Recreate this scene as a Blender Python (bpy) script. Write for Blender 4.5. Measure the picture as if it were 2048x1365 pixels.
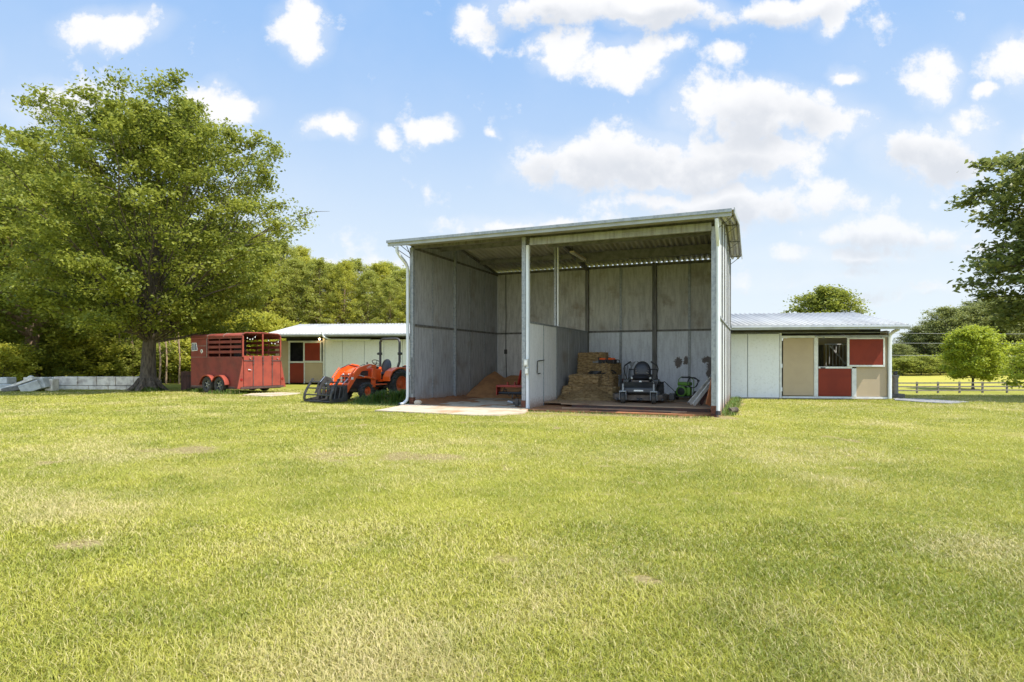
import bpy, bmesh, math, random
import numpy as np
from mathutils import Vector, Matrix, Euler
random.seed(7); rng = np.random.default_rng(11)
PI = math.pi; R = math.radians
for o in list(bpy.data.objects): bpy.data.objects.remove(o)
C = bpy.context.scene.collection
# ------------------------------------------------------------------ camera
F, Y0, CH = 1178.74, 721.9, 1.35
cam = bpy.data.cameras.new('camera'); camo = bpy.data.objects.new('camera', cam); C.objects.link(camo)
camo.location = (0, 0, CH); camo.rotation_euler = (PI/2, 0, 0)
cam.sensor_fit = 'HORIZONTAL'; cam.sensor_width = 36; cam.lens = F/2048*36
cam.shift_y = (Y0-682.5)/2048; cam.clip_start = .05; cam.clip_end = 3000
bpy.context.scene.camera = camo
vs = bpy.context.scene.view_settings; vs.view_transform = 'Standard'; vs.look = 'None'; vs.gamma = 1; vs.use_curve_mapping = False
vs.exposure = .85
bpy.context.scene.cycles.max_bounces = 10; bpy.context.scene.cycles.diffuse_bounces = 7
# ------------------------------------------------------------------ sun
SUN_AZ = math.atan2(-.475, .88); SUN_EL = R(59)
sd = Vector((math.cos(SUN_AZ)*math.cos(SUN_EL), math.sin(SUN_AZ)*math.cos(SUN_EL), math.sin(SUN_EL)))
sl = bpy.data.lights.new('sun', 'SUN'); sl.energy = 4.1; sl.angle = R(.6); sl.color = (1, .94, .84)
so = bpy.data.objects.new('sun', sl); C.objects.link(so); so.rotation_euler = (-sd).to_track_quat('-Z', 'Y').to_euler(); so.location = (20, -10, 30)
# ------------------------------------------------------------------ node helper
class NT:
    def __init__(s, tree): s.t = tree; s.n = tree.nodes; s.l = tree.links
    def new(s, typ, ins=None, **kw):
        n = s.n.new(typ)
        for k, v in kw.items(): setattr(n, k, v)
        for k, v in (ins or {}).items(): s.put(n.inputs[k], v)
        return n
    def put(s, sock, v):
        if isinstance(v, bpy.types.NodeSocket): s.l.new(v, sock)
        elif isinstance(v, bpy.types.Node): s.l.new(v.outputs[0], sock)
        else: sock.default_value = v
    def math(s, op, a, b=0., c=0., clamp=False):
        n = s.n.new('ShaderNodeMath'); n.operation = op; n.use_clamp = clamp
        for i, v in enumerate((a, b, c)): s.put(n.inputs[i], v)
        return n.outputs[0]
    def mix(s, f, a, b, mode='MIX'):
        n = s.n.new('ShaderNodeMix'); n.data_type = 'RGBA'; n.blend_type = mode; n.clamp_factor = True
        s.put(n.inputs[0], f); s.put(n.inputs[6], c4(a)); s.put(n.inputs[7], c4(b)); return n.outputs[2]
    def ramp(s, f, lo, hi, a=0., b=1.):
        n = s.n.new('ShaderNodeMapRange'); n.interpolation_type = 'SMOOTHSTEP'
        for i, v in enumerate((f, lo, hi, a, b)): s.put(n.inputs[i], v)
        return n.outputs[0]
def c4(c):
    if isinstance(c, (tuple, list)) and len(c) == 3: return (*c, 1)
    return c
# ------------------------------------------------------------------ world: sky with fair-weather clouds by direction, brightened behind the camera for fill
W = bpy.data.worlds.new('World'); bpy.context.scene.world = W; W.use_nodes = True
n = NT(W.node_tree); n.n.clear()
sky = n.new('ShaderNodeTexSky', sky_type='NISHITA', sun_disc=False, sun_elevation=SUN_EL, sun_rotation=PI/2-SUN_AZ, air_density=1.0, dust_density=.6, ozone_density=2.0, altitude=200)
tc = n.new('ShaderNodeTexCoord'); sp = n.new('ShaderNodeSeparateXYZ', {0: tc.outputs['Generated']})
ay = n.math('MAXIMUM', n.math('ABSOLUTE', sp.outputs[1]), .15)
va = n.math('DIVIDE', sp.outputs[0], ay); vb = n.math('DIVIDE', sp.outputs[2], ay)
P = n.new('ShaderNodeCombineXYZ', {0: va, 1: vb, 2: n.math('MULTIPLY', sp.outputs[1], .0)})
n1 = n.new('ShaderNodeTexNoise', {'Vector': P.outputs[0], 'Scale': 6., 'Detail': 5., 'Roughness': .55})
wob = n.new('ShaderNodeVectorMath', {0: n1.outputs['Color'], 1: (.5, .5, .5)}, operation='SUBTRACT')
wob2 = n.new('ShaderNodeVectorMath', {0: wob.outputs[0], 3: .10}, operation='SCALE'); wob2.inputs['Scale'].default_value = .11
PW = n.new('ShaderNodeVectorMath', {0: P.outputs[0], 1: wob2.outputs[0]}, operation='ADD')
# clouds: direction tangent x/y, half sizes (in photo pixels / focal)
CL = [(235,45,125,50,1),(605,50,75,60,1),(665,250,75,32,1),(785,262,40,22,.6),(872,262,50,34,1),(980,284,24,14,.6),
 (430,205,110,34,.9),(960,45,70,42,.8),(1080,28,150,40,1),(1300,15,260,42,1),(1560,12,170,34,1),(1660,38,45,38,.9),(1130,100,80,42,1),(1240,120,110,48,1),(1310,90,80,40,.8),(1440,100,40,30,.55),
 (1690,148,45,26,.9),(1870,160,75,55,1),(2030,130,70,60,1),(1985,195,30,18,.9),(1400,205,90,58,.9),(1530,235,200,75,1),(1660,255,120,50,.9),
 (1860,290,150,68,1),(1925,250,90,40,.8),(1150,325,150,60,1),(1300,320,220,80,1.1),(1430,320,200,68,1),(1560,320,120,45,.9),(1330,400,160,30,.9),(1480,412,290,48,1),
 (1080,455,260,28,.8),(1790,478,230,34,.8),(1960,500,200,30,.7),(1700,520,260,28,.6),(1640,560,300,26,.45),(700,540,240,26,.7),(120,200,160,50,.8),(20,340,60,30,.7),(2150,300,160,60,1),(-150,100,140,60,1),(1850,590,260,22,.45)]
acc = None
for x, y, rx, ry, w in CL:
    m = n.new('ShaderNodeMapping', {0: PW.outputs[0]}, vector_type='TEXTURE')
    m.inputs[1].default_value = ((x-1024)/F, (Y0-y)/F, 0); m.inputs[3].default_value = (rx/F*1.25, ry/F*1.35, 1)
    g = n.new('ShaderNodeTexGradient', {0: m.outputs[0]}, gradient_type='SPHERICAL')
    g = n.math('MULTIPLY', g.outputs['Fac'], w)
    acc = g if acc is None else n.math('SMOOTH_MAX', acc, g, .08)
n2 = n.new('ShaderNodeTexNoise', {'Vector': P.outputs[0], 'Scale': 9., 'Detail': 8., 'Roughness': .6})
n3 = n.new('ShaderNodeTexNoise', {'Vector': P.outputs[0], 'Scale': 30., 'Detail': 9., 'Roughness': .68})
den = n.math('ADD', acc, n.math('MULTIPLY', n.math('SUBTRACT', n2.outputs['Fac'], .5), 1.9))
den = n.math('ADD', den, n.math('MULTIPLY', n.math('SUBTRACT', n3.outputs['Fac'], .5), .7))
cover = n.ramp(den, .18, .60)
soft = n.ramp(n.math('ADD', acc, n.math('MULTIPLY', n.math('SUBTRACT', n1.outputs['Fac'], .45), .5)), 0., .6, 0., .30)
cover = n.math('MAXIMUM', cover, soft)
# shaded flat bottoms: sample density a little above: thick cloud over head = grey base
under = n.new('ShaderNodeVectorMath', {0: PW.outputs[0], 1: (0, .035, 0)}, operation='ADD')
accu = None
for x, y, rx, ry, w in [c for c in CL if c[2] > 140]:
    m = n.new('ShaderNodeMapping', {0: under.outputs[0]}, vector_type='TEXTURE')
    m.inputs[1].default_value = ((x-1024)/F, (Y0-y)/F+.012, 0); m.inputs[3].default_value = (rx/F*1.1, ry/F*1.1, 1)
    g = n.new('ShaderNodeTexGradient', {0: m.outputs[0]}, gradient_type='SPHERICAL').outputs['Fac']
    accu = g if accu is None else n.math('MAXIMUM', accu, g)
shade = n.math('MULTIPLY', n.ramp(accu, .1, .7), n.ramp(n2.outputs['Fac'], .25, .6))
ccol = n.mix(shade, (7.1, 7.15, 7.3), (5.35, 5.6, 6.05))
# low sky lightens towards the horizon with thin haze
hz = n.ramp(sp.outputs[2], .0, .62, .97, .85)
skyc = n.mix(hz, sky.outputs[0], n.mix(n.ramp(sp.outputs[2], .02, .60), (6.0, 6.7, 7.2), (2.35, 4.2, 7.3)))
lowfade = n.ramp(sp.outputs[2], .0, .30, .55, 1.)
fin = n.mix(n.math('MULTIPLY', cover, lowfade), skyc, ccol)
fin = n.mix(n.ramp(sp.outputs[1], .15, -.55, 0., 1.), fin, n.mix(1., fin, (1.75, 1.70, 1.62), 'MULTIPLY'))  # unseen sky behind the camera brightened, added fill light for the shed interior
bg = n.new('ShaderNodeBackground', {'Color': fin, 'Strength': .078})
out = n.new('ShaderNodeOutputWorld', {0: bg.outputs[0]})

# ------------------------------------------------------------------ mesh helpers
class MB:
    def __init__(s): s.v = []; s.f = []
    def add(s, vs, fs, M=None):
        b = len(s.v)
        s.v += [tuple(M @ Vector(v)) if M is not None else tuple(v) for v in vs]; s.f += [tuple(b+i for i in f) for f in fs]; return s
    def box(s, c, d, rot=None):
        x, y, z = [q/2 for q in d]
        vs = [(i*x, j*y, k*z) for i in (-1, 1) for j in (-1, 1) for k in (-1, 1)]
        M = Matrix.Translation(c) @ (Euler(rot).to_matrix().to_4x4() if rot else Matrix.Identity(4))
        return s.add(vs, [(0, 1, 3, 2), (4, 6, 7, 5), (0, 4, 5, 1), (2, 3, 7, 6), (0, 2, 6, 4), (1, 5, 7, 3)], M)
    def bb(s, x0, x1, y0, y1, z0, z1): return s.box(((x0+x1)/2, (y0+y1)/2, (z0+z1)/2), (abs(x1-x0), abs(y1-y0), abs(z1-z0)))
    def bar(s, a, b, w, h=None, up=(0, 0, 1)):
        a, b = Vector(a), Vector(b); h = h or w; d = (b-a); L = d.length
        if L < 1e-6: return s
        x = d/L; u = Vector(up)
        if abs(x.dot(u)) > .98: u = Vector((1, 0, 0)) if abs(x.x) < .9 else Vector((0, 1, 0))
        y = u.cross(x).normalized(); z = x.cross(y)
        M = Matrix((x, y, z)).transposed().to_4x4(); M.translation = (a+b)/2
        q = MB().box((0, 0, 0), (L, w, h)); return s.add(q.v, q.f, M)
    def tube(s, pts, r, n=8, caps=True, flat=1.):
        pts = [Vector(p) for p in pts]; rs = r if isinstance(r, (list, tuple)) else [r]*len(pts)
        b = len(s.v); prev = None
        for i, p in enumerate(pts):
            d = (pts[min(i+1, len(pts)-1)]-pts[max(i-1, 0)]).normalized()
            if prev is None:
                u = Vector((0, 0, 1)) if abs(d.z) < .9 else Vector((1, 0, 0)); y = u.cross(d).normalized()
            else: y = (prev - d*prev.dot(d)).normalized()
            prev = y; z = d.cross(y)
            for k in range(n):
                t = 2*PI*k/n; s.v.append(tuple(p + (y*math.cos(t) + z*math.sin(t)*flat)*rs[i]))
        for i in range(len(pts)-1):
            for k in range(n): s.f.append((b+i*n+k, b+i*n+(k+1) % n, b+(i+1)*n+(k+1) % n, b+(i+1)*n+k))
        if caps: s.f.append(tuple(b+k for k in reversed(range(n)))); s.f.append(tuple(b+(len(pts)-1)*n+k for k in range(n)))
        return s
    def prism(s, poly, y0, y1, axis='y'):          # poly in (x,z) extruded along y, or (x,y) along z, or (y,z) along x
        m = {'y': lambda a, b, t: (a, t, b), 'z': lambda a, b, t: (a, b, t), 'x': lambda a, b, t: (t, a, b)}[axis]
        N = len(poly); vs = [m(a, b, y0) for a, b in poly] + [m(a, b, y1) for a, b in poly]
        fs = [tuple(range(N)), tuple(reversed(range(N, 2*N)))] + [(i, N+i, N+(i+1) % N, (i+1) % N) for i in range(N)]
        return s.add(vs, fs)
    def lathe(s, prof, c=(0, 0, 0), axis='z', n=24, a0=0., a1=2*PI):     # prof (r, h)
        full = abs(a1-a0-2*PI) < 1e-6; N = n if full else n+1; b = len(s.v)
        for r, h in prof:
            for k in range(N):
                t = a0+(a1-a0)*k/n; x, y = r*math.cos(t), r*math.sin(t)
                p = {'z': (x, y, h), 'y': (x, h, y), 'x': (h, x, y)}[axis]
                s.v.append((p[0]+c[0], p[1]+c[1], p[2]+c[2]))
        for i in range(len(prof)-1):
            for k in range(n): s.f.append((b+i*N+k, b+i*N+(k+1) % N, b+(i+1)*N+(k+1) % N, b+(i+1)*N+k))
        return s
    def ell(s, c, r, n=16, m=10, nz=0., seed=0):
        b = len(s.v); rr = random.Random(seed)
        for i in range(m+1):
            ph = PI*i/m
            for k in range(n):
                t = 2*PI*k/n; q = 1+nz*rr.uniform(-1, 1)
                s.v.append((c[0]+r[0]*q*math.sin(ph)*math.cos(t), c[1]+r[1]*q*math.sin(ph)*math.sin(t), c[2]+r[2]*q*math.cos(ph)))
        for i in range(m):
            for k in range(n): s.f.append((b+i*n+k, b+i*n+(k+1) % n, b+(i+1)*n+(k+1) % n, b+(i+1)*n+k))
        return s
    def build(s, name, mat, parent=None, smooth=False, bevel=0, loc=None, rot=None, solid=0):
        me = bpy.data.meshes.new(name); me.from_pydata(s.v, [], s.f); me.update()
        bm = bmesh.new(); bm.from_mesh(me); bmesh.ops.recalc_face_normals(bm, faces=bm.faces); bm.to_mesh(me); bm.free()
        return link(name, me, mat, parent, smooth, bevel, loc, rot, solid)
def link(name, me, mat, parent=None, smooth=False, bevel=0, loc=None, rot=None, solid=0):
    if mat is not None: me.materials.append(mat)
    o = bpy.data.objects.new(name, me); C.objects.link(o)
    if parent is not None: o.parent = parent
    if loc is not None: o.location = loc
    if rot is not None: o.rotation_euler = rot
    if smooth:
        me.shade_smooth()
        try: me.set_sharp_from_angle(angle=R(38))
        except Exception: pass
    if solid:
        m = o.modifiers.new('s', 'SOLIDIFY'); m.thickness = solid; m.offset = 0
    if bevel:
        m = o.modifiers.new('b', 'BEVEL'); m.width = bevel; m.segments = 2; m.limit_method = 'ANGLE'; m.angle_limit = R(40)
    return o
def tag(o, label=None, cat=None, group=None, kind=None):
    for k, v in (('label', label), ('category', cat), ('group', group), ('kind', kind)):
        if v: o[k] = v
    return o
def thing(name, label, cat, loc=(0, 0, 0), rz=0., group=None):
    o = bpy.data.objects.new(name, None); C.objects.link(o); o.location = loc; o.rotation_euler = (0, 0, rz); o.empty_display_size = .3
    return tag(o, label, cat, group)
def copy_tree(o, parent=None):
    c = o.copy(); C.objects.link(c); c.parent = parent
    for ch in list(o.children): copy_tree(ch, c)
    return c
def npmesh(name, V, faces_idx, loop_counts, attrs=None):
    me = bpy.data.meshes.new(name); me.vertices.add(len(V)); me.vertices.foreach_set('co', np.asarray(V, np.float32).ravel())
    me.loops.add(len(faces_idx)); me.loops.foreach_set('vertex_index', np.asarray(faces_idx, np.int32))
    me.polygons.add(len(loop_counts)); st = np.concatenate([[0], np.cumsum(loop_counts)[:-1]]).astype(np.int32)
    me.polygons.foreach_set('loop_start', st)
    me.update(calc_edges=True)
    for k, a in (attrs or {}).items():
        at = me.attributes.new(k, 'FLOAT', 'POINT'); at.data.foreach_set('value', np.asarray(a, np.float32))
    return me
# ------------------------------------------------------------------ numpy value noise
_tab = rng.random((256, 256))
def vnoise(x, y, s):
    x = np.asarray(x)/s+1000.3; y = np.asarray(y)/s+1000.7; xi = np.floor(x).astype(int); yi = np.floor(y).astype(int); fx = x-xi; fy = y-yi
    fx = fx*fx*(3-2*fx); fy = fy*fy*(3-2*fy); g = lambda a, b: _tab[a % 256, b % 256]
    return (g(xi, yi)*(1-fx)+g(xi+1, yi)*fx)*(1-fy)+(g(xi, yi+1)*(1-fx)+g(xi+1, yi+1)*fx)*fy
def fbm(x, y, s, o=4):
    t = 0; a = 1; w = 0
    for i in range(o): t = t+a*vnoise(x, y, s/2**i); w += a; a *= .55
    return t/w
def sm(x, a, b): t = np.clip((np.asarray(x, float)-a)/(b-a), 0, 1); return t*t*(3-2*t)
# ------------------------------------------------------------------ materials
def mat(name, col, rough=.6, metal=0., col2=None, scale=6., lo=.4, hi=.65, bump=0., bscale=None, stretch=(1, 1, 1), spec=.5, col3=None, s3=1.5, t3=(.55, .7), coat=0., emit=None, detail=6.):
    m = bpy.data.materials.new(name); m.use_nodes = True; q = NT(m.node_tree); b = q.n['Principled BSDF']
    b.inputs['Roughness'].default_value = rough; b.inputs['Metallic'].default_value = metal; b.inputs['Specular IOR Level'].default_value = spec
    b.inputs['Coat Weight'].default_value = coat
    t = q.new('ShaderNodeTexCoord'); mp = q.new('ShaderNodeMapping', {0: t.outputs['Object']}); mp.inputs[3].default_value = stretch
    c = c4(col)
    if col2:
        nz = q.new('ShaderNodeTexNoise', {'Vector': mp.outputs[0], 'Scale': scale, 'Detail': detail, 'Roughness': .6})
        c = q.mix(q.ramp(nz.outputs['Fac'], lo, hi), col, col2)
    if col3:
        nz3 = q.new('ShaderNodeTexNoise', {'Vector': mp.outputs[0], 'Scale': s3, 'Detail': 8., 'Roughness': .65})
        c = q.mix(q.ramp(nz3.outputs['Fac'], *t3), c, col3)
    q.put(b.inputs['Base Color'], c)
    if bump:
        nb = q.new('ShaderNodeTexNoise', {'Vector': mp.outputs[0], 'Scale': bscale or scale*4, 'Detail': 5.})
        bp = q.new('ShaderNodeBump', {'Height': nb.outputs['Fac'], 'Strength': bump, 'Distance': .02}); q.put(b.inputs['Normal'], bp.outputs[0])
    if emit: b.inputs['Emission Color'].default_value = c4(emit[0]); b.inputs['Emission Strength'].default_value = emit[1]
    return m
M = {}
M['gutter'] = mat('gutter', (.36, .385, .41), .45, .0, (.30, .32, .345), 3, bump=.05)
M['white_pipe'] = mat('white_pipe', (.70, .73, .77), .4, 0, (.60, .63, .66), 4, stretch=(1, 1, .2))
M['galv'] = mat('galv', (.33, .35, .37), .5, .3, (.23, .25, .27), 14, bump=.08, col3=(.22, .17, .13), s3=3, t3=(.66, .8))
M['galv_dark'] = mat('galv_dark', (.17, .165, .155), .6, .2, (.10, .095, .09), 9, stretch=(1, 1, .2))
M['purlin'] = mat('purlin', (.20, .20, .19), .55, .1, (.13, .13, .125), 6)
M['header'] = mat('header', (.36, .37, .37), .5, .2, (.25, .255, .25), 10, col3=(.24, .17, .10), s3=5, t3=(.6, .72), stretch=(1, 1, .15))
M['rust'] = mat('rust', (.16, .055, .03), .85, 0, (.07, .03, .02), 20)
M['rustwood'] = mat('rustwood', (.045, .028, .022), .8, 0, (.08, .03, .02), 6)
M['eave'] = mat('eave', (.30, .29, .25), .6, 0, (.24, .23, .2), 2)
M['roof_metal'] = mat('roof_metal', (.42, .405, .37), .5, .1, (.33, .315, .285), 1.3, stretch=(2, .4, 1))
M['roof_white'] = mat('roof_white', (.50, .50, .49), .55, .0, (.40, .40, .40), .9, stretch=(3, .3, 1))
M['panel_out'] = mat('panel_out', (.66, .66, .65), .5, 0, (.56, .56, .55), 2, stretch=(2, 2, .3))
def panel_mat(name, a, b, peel=(), warm=(.20, .165, .12), wt=(.52, .75), dirt=True):
    m = bpy.data.materials.new(name); m.use_nodes = True; q = NT(m.node_tree); bs = q.n['Principled BSDF']
    bs.inputs['Roughness'].default_value = .62; bs.inputs['Metallic'].default_value = .1
    t = q.new('ShaderNodeTexCoord'); ob = t.outputs['Object']
    mp = q.new('ShaderNodeMapping', {0: ob}); mp.inputs[3].default_value = (3.0, 3.0, .45)
    st = q.new('ShaderNodeTexNoise', {'Vector': mp.outputs[0], 'Scale': 4., 'Detail': 6., 'Roughness': .6})
    bl = q.new('ShaderNodeTexNoise', {'Vector': ob, 'Scale': 1.1, 'Detail': 8., 'Roughness': .62})
    fi = q.new('ShaderNodeTexNoise', {'Vector': ob, 'Scale': 14., 'Detail': 6., 'Roughness': .7})
    c = q.mix(q.ramp(st.outputs['Fac'], .38, .66), a, b); sc_ = q.new('ShaderNodeTexNoise', {'Vector': ob, 'Scale': 2.3, 'Detail': 9., 'Roughness': .75}); c = q.mix(q.math('MULTIPLY', q.ramp(sc_.outputs['Fac'], .60, .72), .4), c, tuple(min(1, x*1.45) for x in a))
    c = q.mix(q.math('MULTIPLY', q.ramp(bl.outputs['Fac'], *wt), .75), c, warm)
    c = q.mix(q.math('MULTIPLY', q.ramp(fi.outputs['Fac'], .5, .72), .35), c, tuple(x*.5 for x in b))
    if dirt:   # red clay splashed on the foot of the sheets
        s = q.new('ShaderNodeSeparateXYZ', {0: ob}); zz = q.math('ADD', s.outputs[2], q.math('MULTIPLY', fi.outputs['Fac'], -.5))
        c = q.mix(q.math('MULTIPLY', q.ramp(zz, -.30, .12, 1., 0.), .8), c, (.36, .17, .07))
    for (x, z, rx, rz, y) in peel:
        v = q.new('ShaderNodeVectorMath', {0: ob, 1: q.new('ShaderNodeVectorMath', {0: q.new('ShaderNodeTexNoise', {'Vector': ob, 'Scale': 7., 'Detail': 8., 'Roughness': .85}).outputs['Color'], 3: 1.}, operation='SCALE').outputs[0]}, operation='ADD')
        sc = v.inputs[1].links[0].from_node; sc.inputs['Scale'].default_value = .5
        mm = q.new('ShaderNodeMapping', {0: v.outputs[0]}, vector_type='TEXTURE'); mm.inputs[1].default_value = (x+.25, y+.25, z+.25); mm.inputs[3].default_value = (rx, 5, rz)
        g = q.new('ShaderNodeTexGradient', {0: mm.outputs[0]}, gradient_type='SPHERICAL')
        c = q.mix(q.ramp(g.outputs['Fac'], .42, .47), c, q.mix(fi.outputs['Fac'], (.07, .06, .055), (.24, .20, .18)))
    q.put(bs.inputs['Base Color'], c)
    bp = q.new('ShaderNodeBump', {'Height': st.outputs['Fac'], 'Strength': .15, 'Distance': .02}); q.put(bs.inputs['Normal'], bp.outputs[0])
    return m
M['panel_in'] = panel_mat('panel_in', (.43, .44, .46), (.30, .31, .325), warm=(.24, .205, .17))
M['panel_up'] = panel_mat('panel_up', (.57, .565, .54), (.42, .415, .40), warm=(.26, .205, .15), wt=(.50, .70), dirt=False)
M['panel_low'] = panel_mat('panel_low', (.74, .78, .84), (.60, .63, .69), peel=((7.10, 1.28, .24, .34, 6.36), (7.38, 1.34, .16, .28, 6.36), (8.18, 1.0, .22, .72, 6.36), (8.05, 1.38, .28, .2, 6.36), (8.3, .55, .2, .4, 6.36)), warm=(.30, .27, .23), wt=(.6, .8), dirt=False)
M['panel_low_l'] = panel_mat('panel_low_l', (.62, .61, .60), (.48, .47, .46))
M['panel_white'] = panel_mat('panel_white', (.88, .88, .87), (.80, .80, .79), warm=(.6, .56, .5), wt=(.6, .85))
M['panel_side'] = panel_mat('panel_side', (.56, .58, .61), (.47, .49, .51), warm=(.55, .50, .43), wt=(.55, .85))
M['barn_white'] = panel_mat('barn_white', (.74, .77, .81), (.72, .745, .78), warm=(.70, .71, .70), wt=(.6, .85), dirt=False)
M['tan'] = mat('tan', (.43, .34, .225), .6, 0, (.40, .315, .21), 1.5)
M['red_door'] = mat('red_door', (.21, .026, .011), .6, 0, (.18, .022, .010), 2, spec=.3)
M['frame_white'] = mat('frame_white', (.66, .67, .66), .4, 0, (.55, .56, .56), 5)
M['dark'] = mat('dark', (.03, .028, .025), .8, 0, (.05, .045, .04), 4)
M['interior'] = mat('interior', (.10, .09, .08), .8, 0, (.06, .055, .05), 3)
M['concrete'] = mat('concrete', (.55, .46, .35), .85, 0, (.42, .34, .25), 3, bump=.2, col3=(.42, .24, .12), s3=.8, t3=(.5, .68))
M['wall_conc'] = mat('wall_conc', (.84, .78, .68), .85, 0, (.56, .50, .43), 3, bump=.25, col3=(.35, .26, .2), s3=1.6, t3=(.6, .72))
M['block_grey'] = mat('block_grey', (.60, .60, .58), .85, 0, (.45, .45, .44), 4, bump=.25)
M['clay'] = mat('clay', (.36, .15, .06), .95, 0, (.26, .12, .055), 4, bump=.6, bscale=20)
M['sand'] = mat('sand', (.45, .22, .09), .95, 0, (.34, .16, .07), 3, bump=.7, bscale=18)
M['gravel'] = mat('gravel', (.30, .30, .32), .9, 0, (.18, .18, .19), 30, bump=.6)
M['tyre'] = mat('tyre', (.028, .027, .026), .75, 0, (.06, .052, .045), 9, bump=.1)
M['black'] = mat('black', (.022, .022, .024), .45, 0, (.035, .034, .034), 6)
M['black_vinyl'] = mat('black_vinyl', (.02, .02, .026), .38, 0, (.03, .03, .035), 6)
M['steel_dark'] = mat('steel_dark', (.075, .07, .068), .55, .3, (.045, .042, .04), 8)
M['orange'] = mat('orange', (.86, .125, .015), .32, 0, (.74, .10, .014), 3, coat=.3)
M['orange_dull'] = mat('orange_dull', (.74, .12, .025), .5, 0, (.55, .10, .03), 8)
M['chrome'] = mat('chrome', (.7, .7, .72), .25, .9)
M['lens'] = mat('lens', (.75, .78, .82), .12, .1)
M['decal'] = mat('decal', (.85, .84, .80), .5)
M['trailer_red'] = mat('trailer_red', (.24, .045, .030), .75, .0, (.165, .034, .024), 2.2, col3=(.20, .055, .035), s3=2.4, t3=(.52, .74), bump=.05)
M['trailer_bright'] = mat('trailer_bright', (.31, .056, .032), .7, .0, (.23, .042, .026), 2.5, col3=(.25, .06, .035), s3=9, t3=(.66, .78))
M['trailer_frame'] = mat('trailer_frame', (.26, .05, .035), .6, 0, (.14, .035, .025), 6)
M['primer'] = mat('primer', (.10, .055, .05), .7, 0, (.06, .035, .03), 6)
M['taillight'] = mat('taillight', (.25, .01, .01), .25, coat=.5)
M['glass'] = mat('glass', (.03, .035, .04), .1, 0, coat=.5)
M['hay'] = mat('hay', (.42, .29, .14), .95, 0, (.22, .14, .06), 9, bump=1., bscale=40, stretch=(1, 1, 3))
M['wood_floor'] = mat('wood_floor', (.40, .27, .17), .85, 0, (.22, .12, .07), 5, stretch=(.3, 3, 3), bump=.2, col3=(.34, .14, .07), s3=2.2, t3=(.52, .66))
M['plank'] = mat('plank', (.30, .26, .22), .85, 0, (.18, .15, .12), 5, stretch=(1, 6, 6), bump=.2)
M['plank_pale'] = mat('plank_pale', (.62, .58, .53), .85, 0, (.42, .38, .33), 7)
M['plank_orange'] = mat('plank_orange', (.50, .17, .06), .8, 0, (.34, .12, .05), 7)
M['fence_wood'] = mat('fence_wood', (.22, .19, .165), .9, 0, (.15, .13, .11), 5, bump=.2)
M['mower_grey'] = mat('mower_grey', (.05, .052, .056), .4, .2, (.038, .038, .042), 4)
M['mower_deck'] = mat('mower_deck', (.17, .14, .115), .7, .1, (.10, .08, .07), 6)
M['green_plastic'] = mat('green_plastic', (.14, .30, .035), .4, 0, (.10, .22, .03), 5)
M['red_paint'] = mat('red_paint', (.42, .035, .02), .45, 0, (.28, .03, .02), 7)
M['bulb'] = mat('bulb', (1, .8, .5), .4, emit=((1, .62, .28), 14.))
M['tube'] = mat('tube', (.62, .52, .40), .5, 0, (.5, .42, .32), 6)
M['box_grey'] = mat('box_grey', (.50, .50, .46), .5)
M['stone_col'] = mat('stone_col', (.22, .21, .19), .85, 0, (.14, .135, .12), 8, bump=.3)
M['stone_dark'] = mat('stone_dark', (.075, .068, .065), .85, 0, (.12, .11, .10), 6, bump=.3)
M['brown_board'] = mat('brown_board', (.10, .045, .035), .8, 0, (.06, .03, .025), 4, stretch=(3, 3, .4))
M['bark'] = mat('bark', (.13, .105, .08), .95, 0, (.055, .043, .034), 7, bump=1., bscale=16, stretch=(2.2, 2.2, .45))
M['bark_pale'] = mat('bark_pale', (.40, .28, .19), .95, 0, (.22, .15, .10), 6, bump=.8, bscale=16, stretch=(2, 2, .5))
M['wire'] = mat('wire', (.25, .25, .25), .5)
def leaf_mat(name, a, b, tr=.35, dry=None):
    m = bpy.data.materials.new(name); m.use_nodes = True; q = NT(m.node_tree); bs = q.n['Principled BSDF']
    bs.inputs['Roughness'].default_value = .5; bs.inputs['Specular IOR Level'].default_value = .35
    at = q.new('ShaderNodeAttribute', attribute_name='tint')
    c = q.mix(at.outputs['Fac'], a, b)
    if dry: c = q.mix(q.new('ShaderNodeAttribute', attribute_name='dry').outputs['Fac'], c, dry)
    q.put(bs.inputs['Base Color'], c)
    tl = q.new('ShaderNodeBsdfTranslucent', {0: q.mix(.5, c, b)})
    mx = q.new('ShaderNodeMixShader', {0: tr, 1: bs.outputs[0], 2: tl.outputs[0]})
    q.l.new(mx.outputs[0], q.n['Material Output'].inputs[0]); return m
M['leaf_maple'] = leaf_mat('leaf_maple', (.08, .125, .018), (.38, .40, .065), .5)
M['leaf_dark'] = leaf_mat('leaf_dark', (.10, .145, .02), (.42, .44, .08), .5)
M['leaf_yellow'] = leaf_mat('leaf_yellow', (.22, .26, .022), (.60, .57, .09), .5)
M['leaf_pine'] = leaf_mat('leaf_pine', (.17, .22, .03), (.52, .52, .11), .5)
M['leaf_far'] = leaf_mat('leaf_far', (.10, .135, .035), (.34, .36, .11), .42)  # leaf colour lightened a little, stands in for distance haze
M['leaf_fardark'] = leaf_mat('leaf_fardark', (.07, .10, .03), (.25, .27, .09), .42)
M['leaf_field'] = leaf_mat('leaf_field', (.20, .27, .025), (.50, .54, .06), .45)
M['leaf_right'] = leaf_mat('leaf_right', (.055, .085, .018), (.28, .31, .08), .42)
M['blade'] = leaf_mat('blade', (.205, .245, .028), (.47, .455, .075), .35, dry=(.66, .55, .29))
M['weed'] = leaf_mat('weed', (.05, .11, .016), (.15, .23, .04), .35, dry=(.30, .20, .1))
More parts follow.
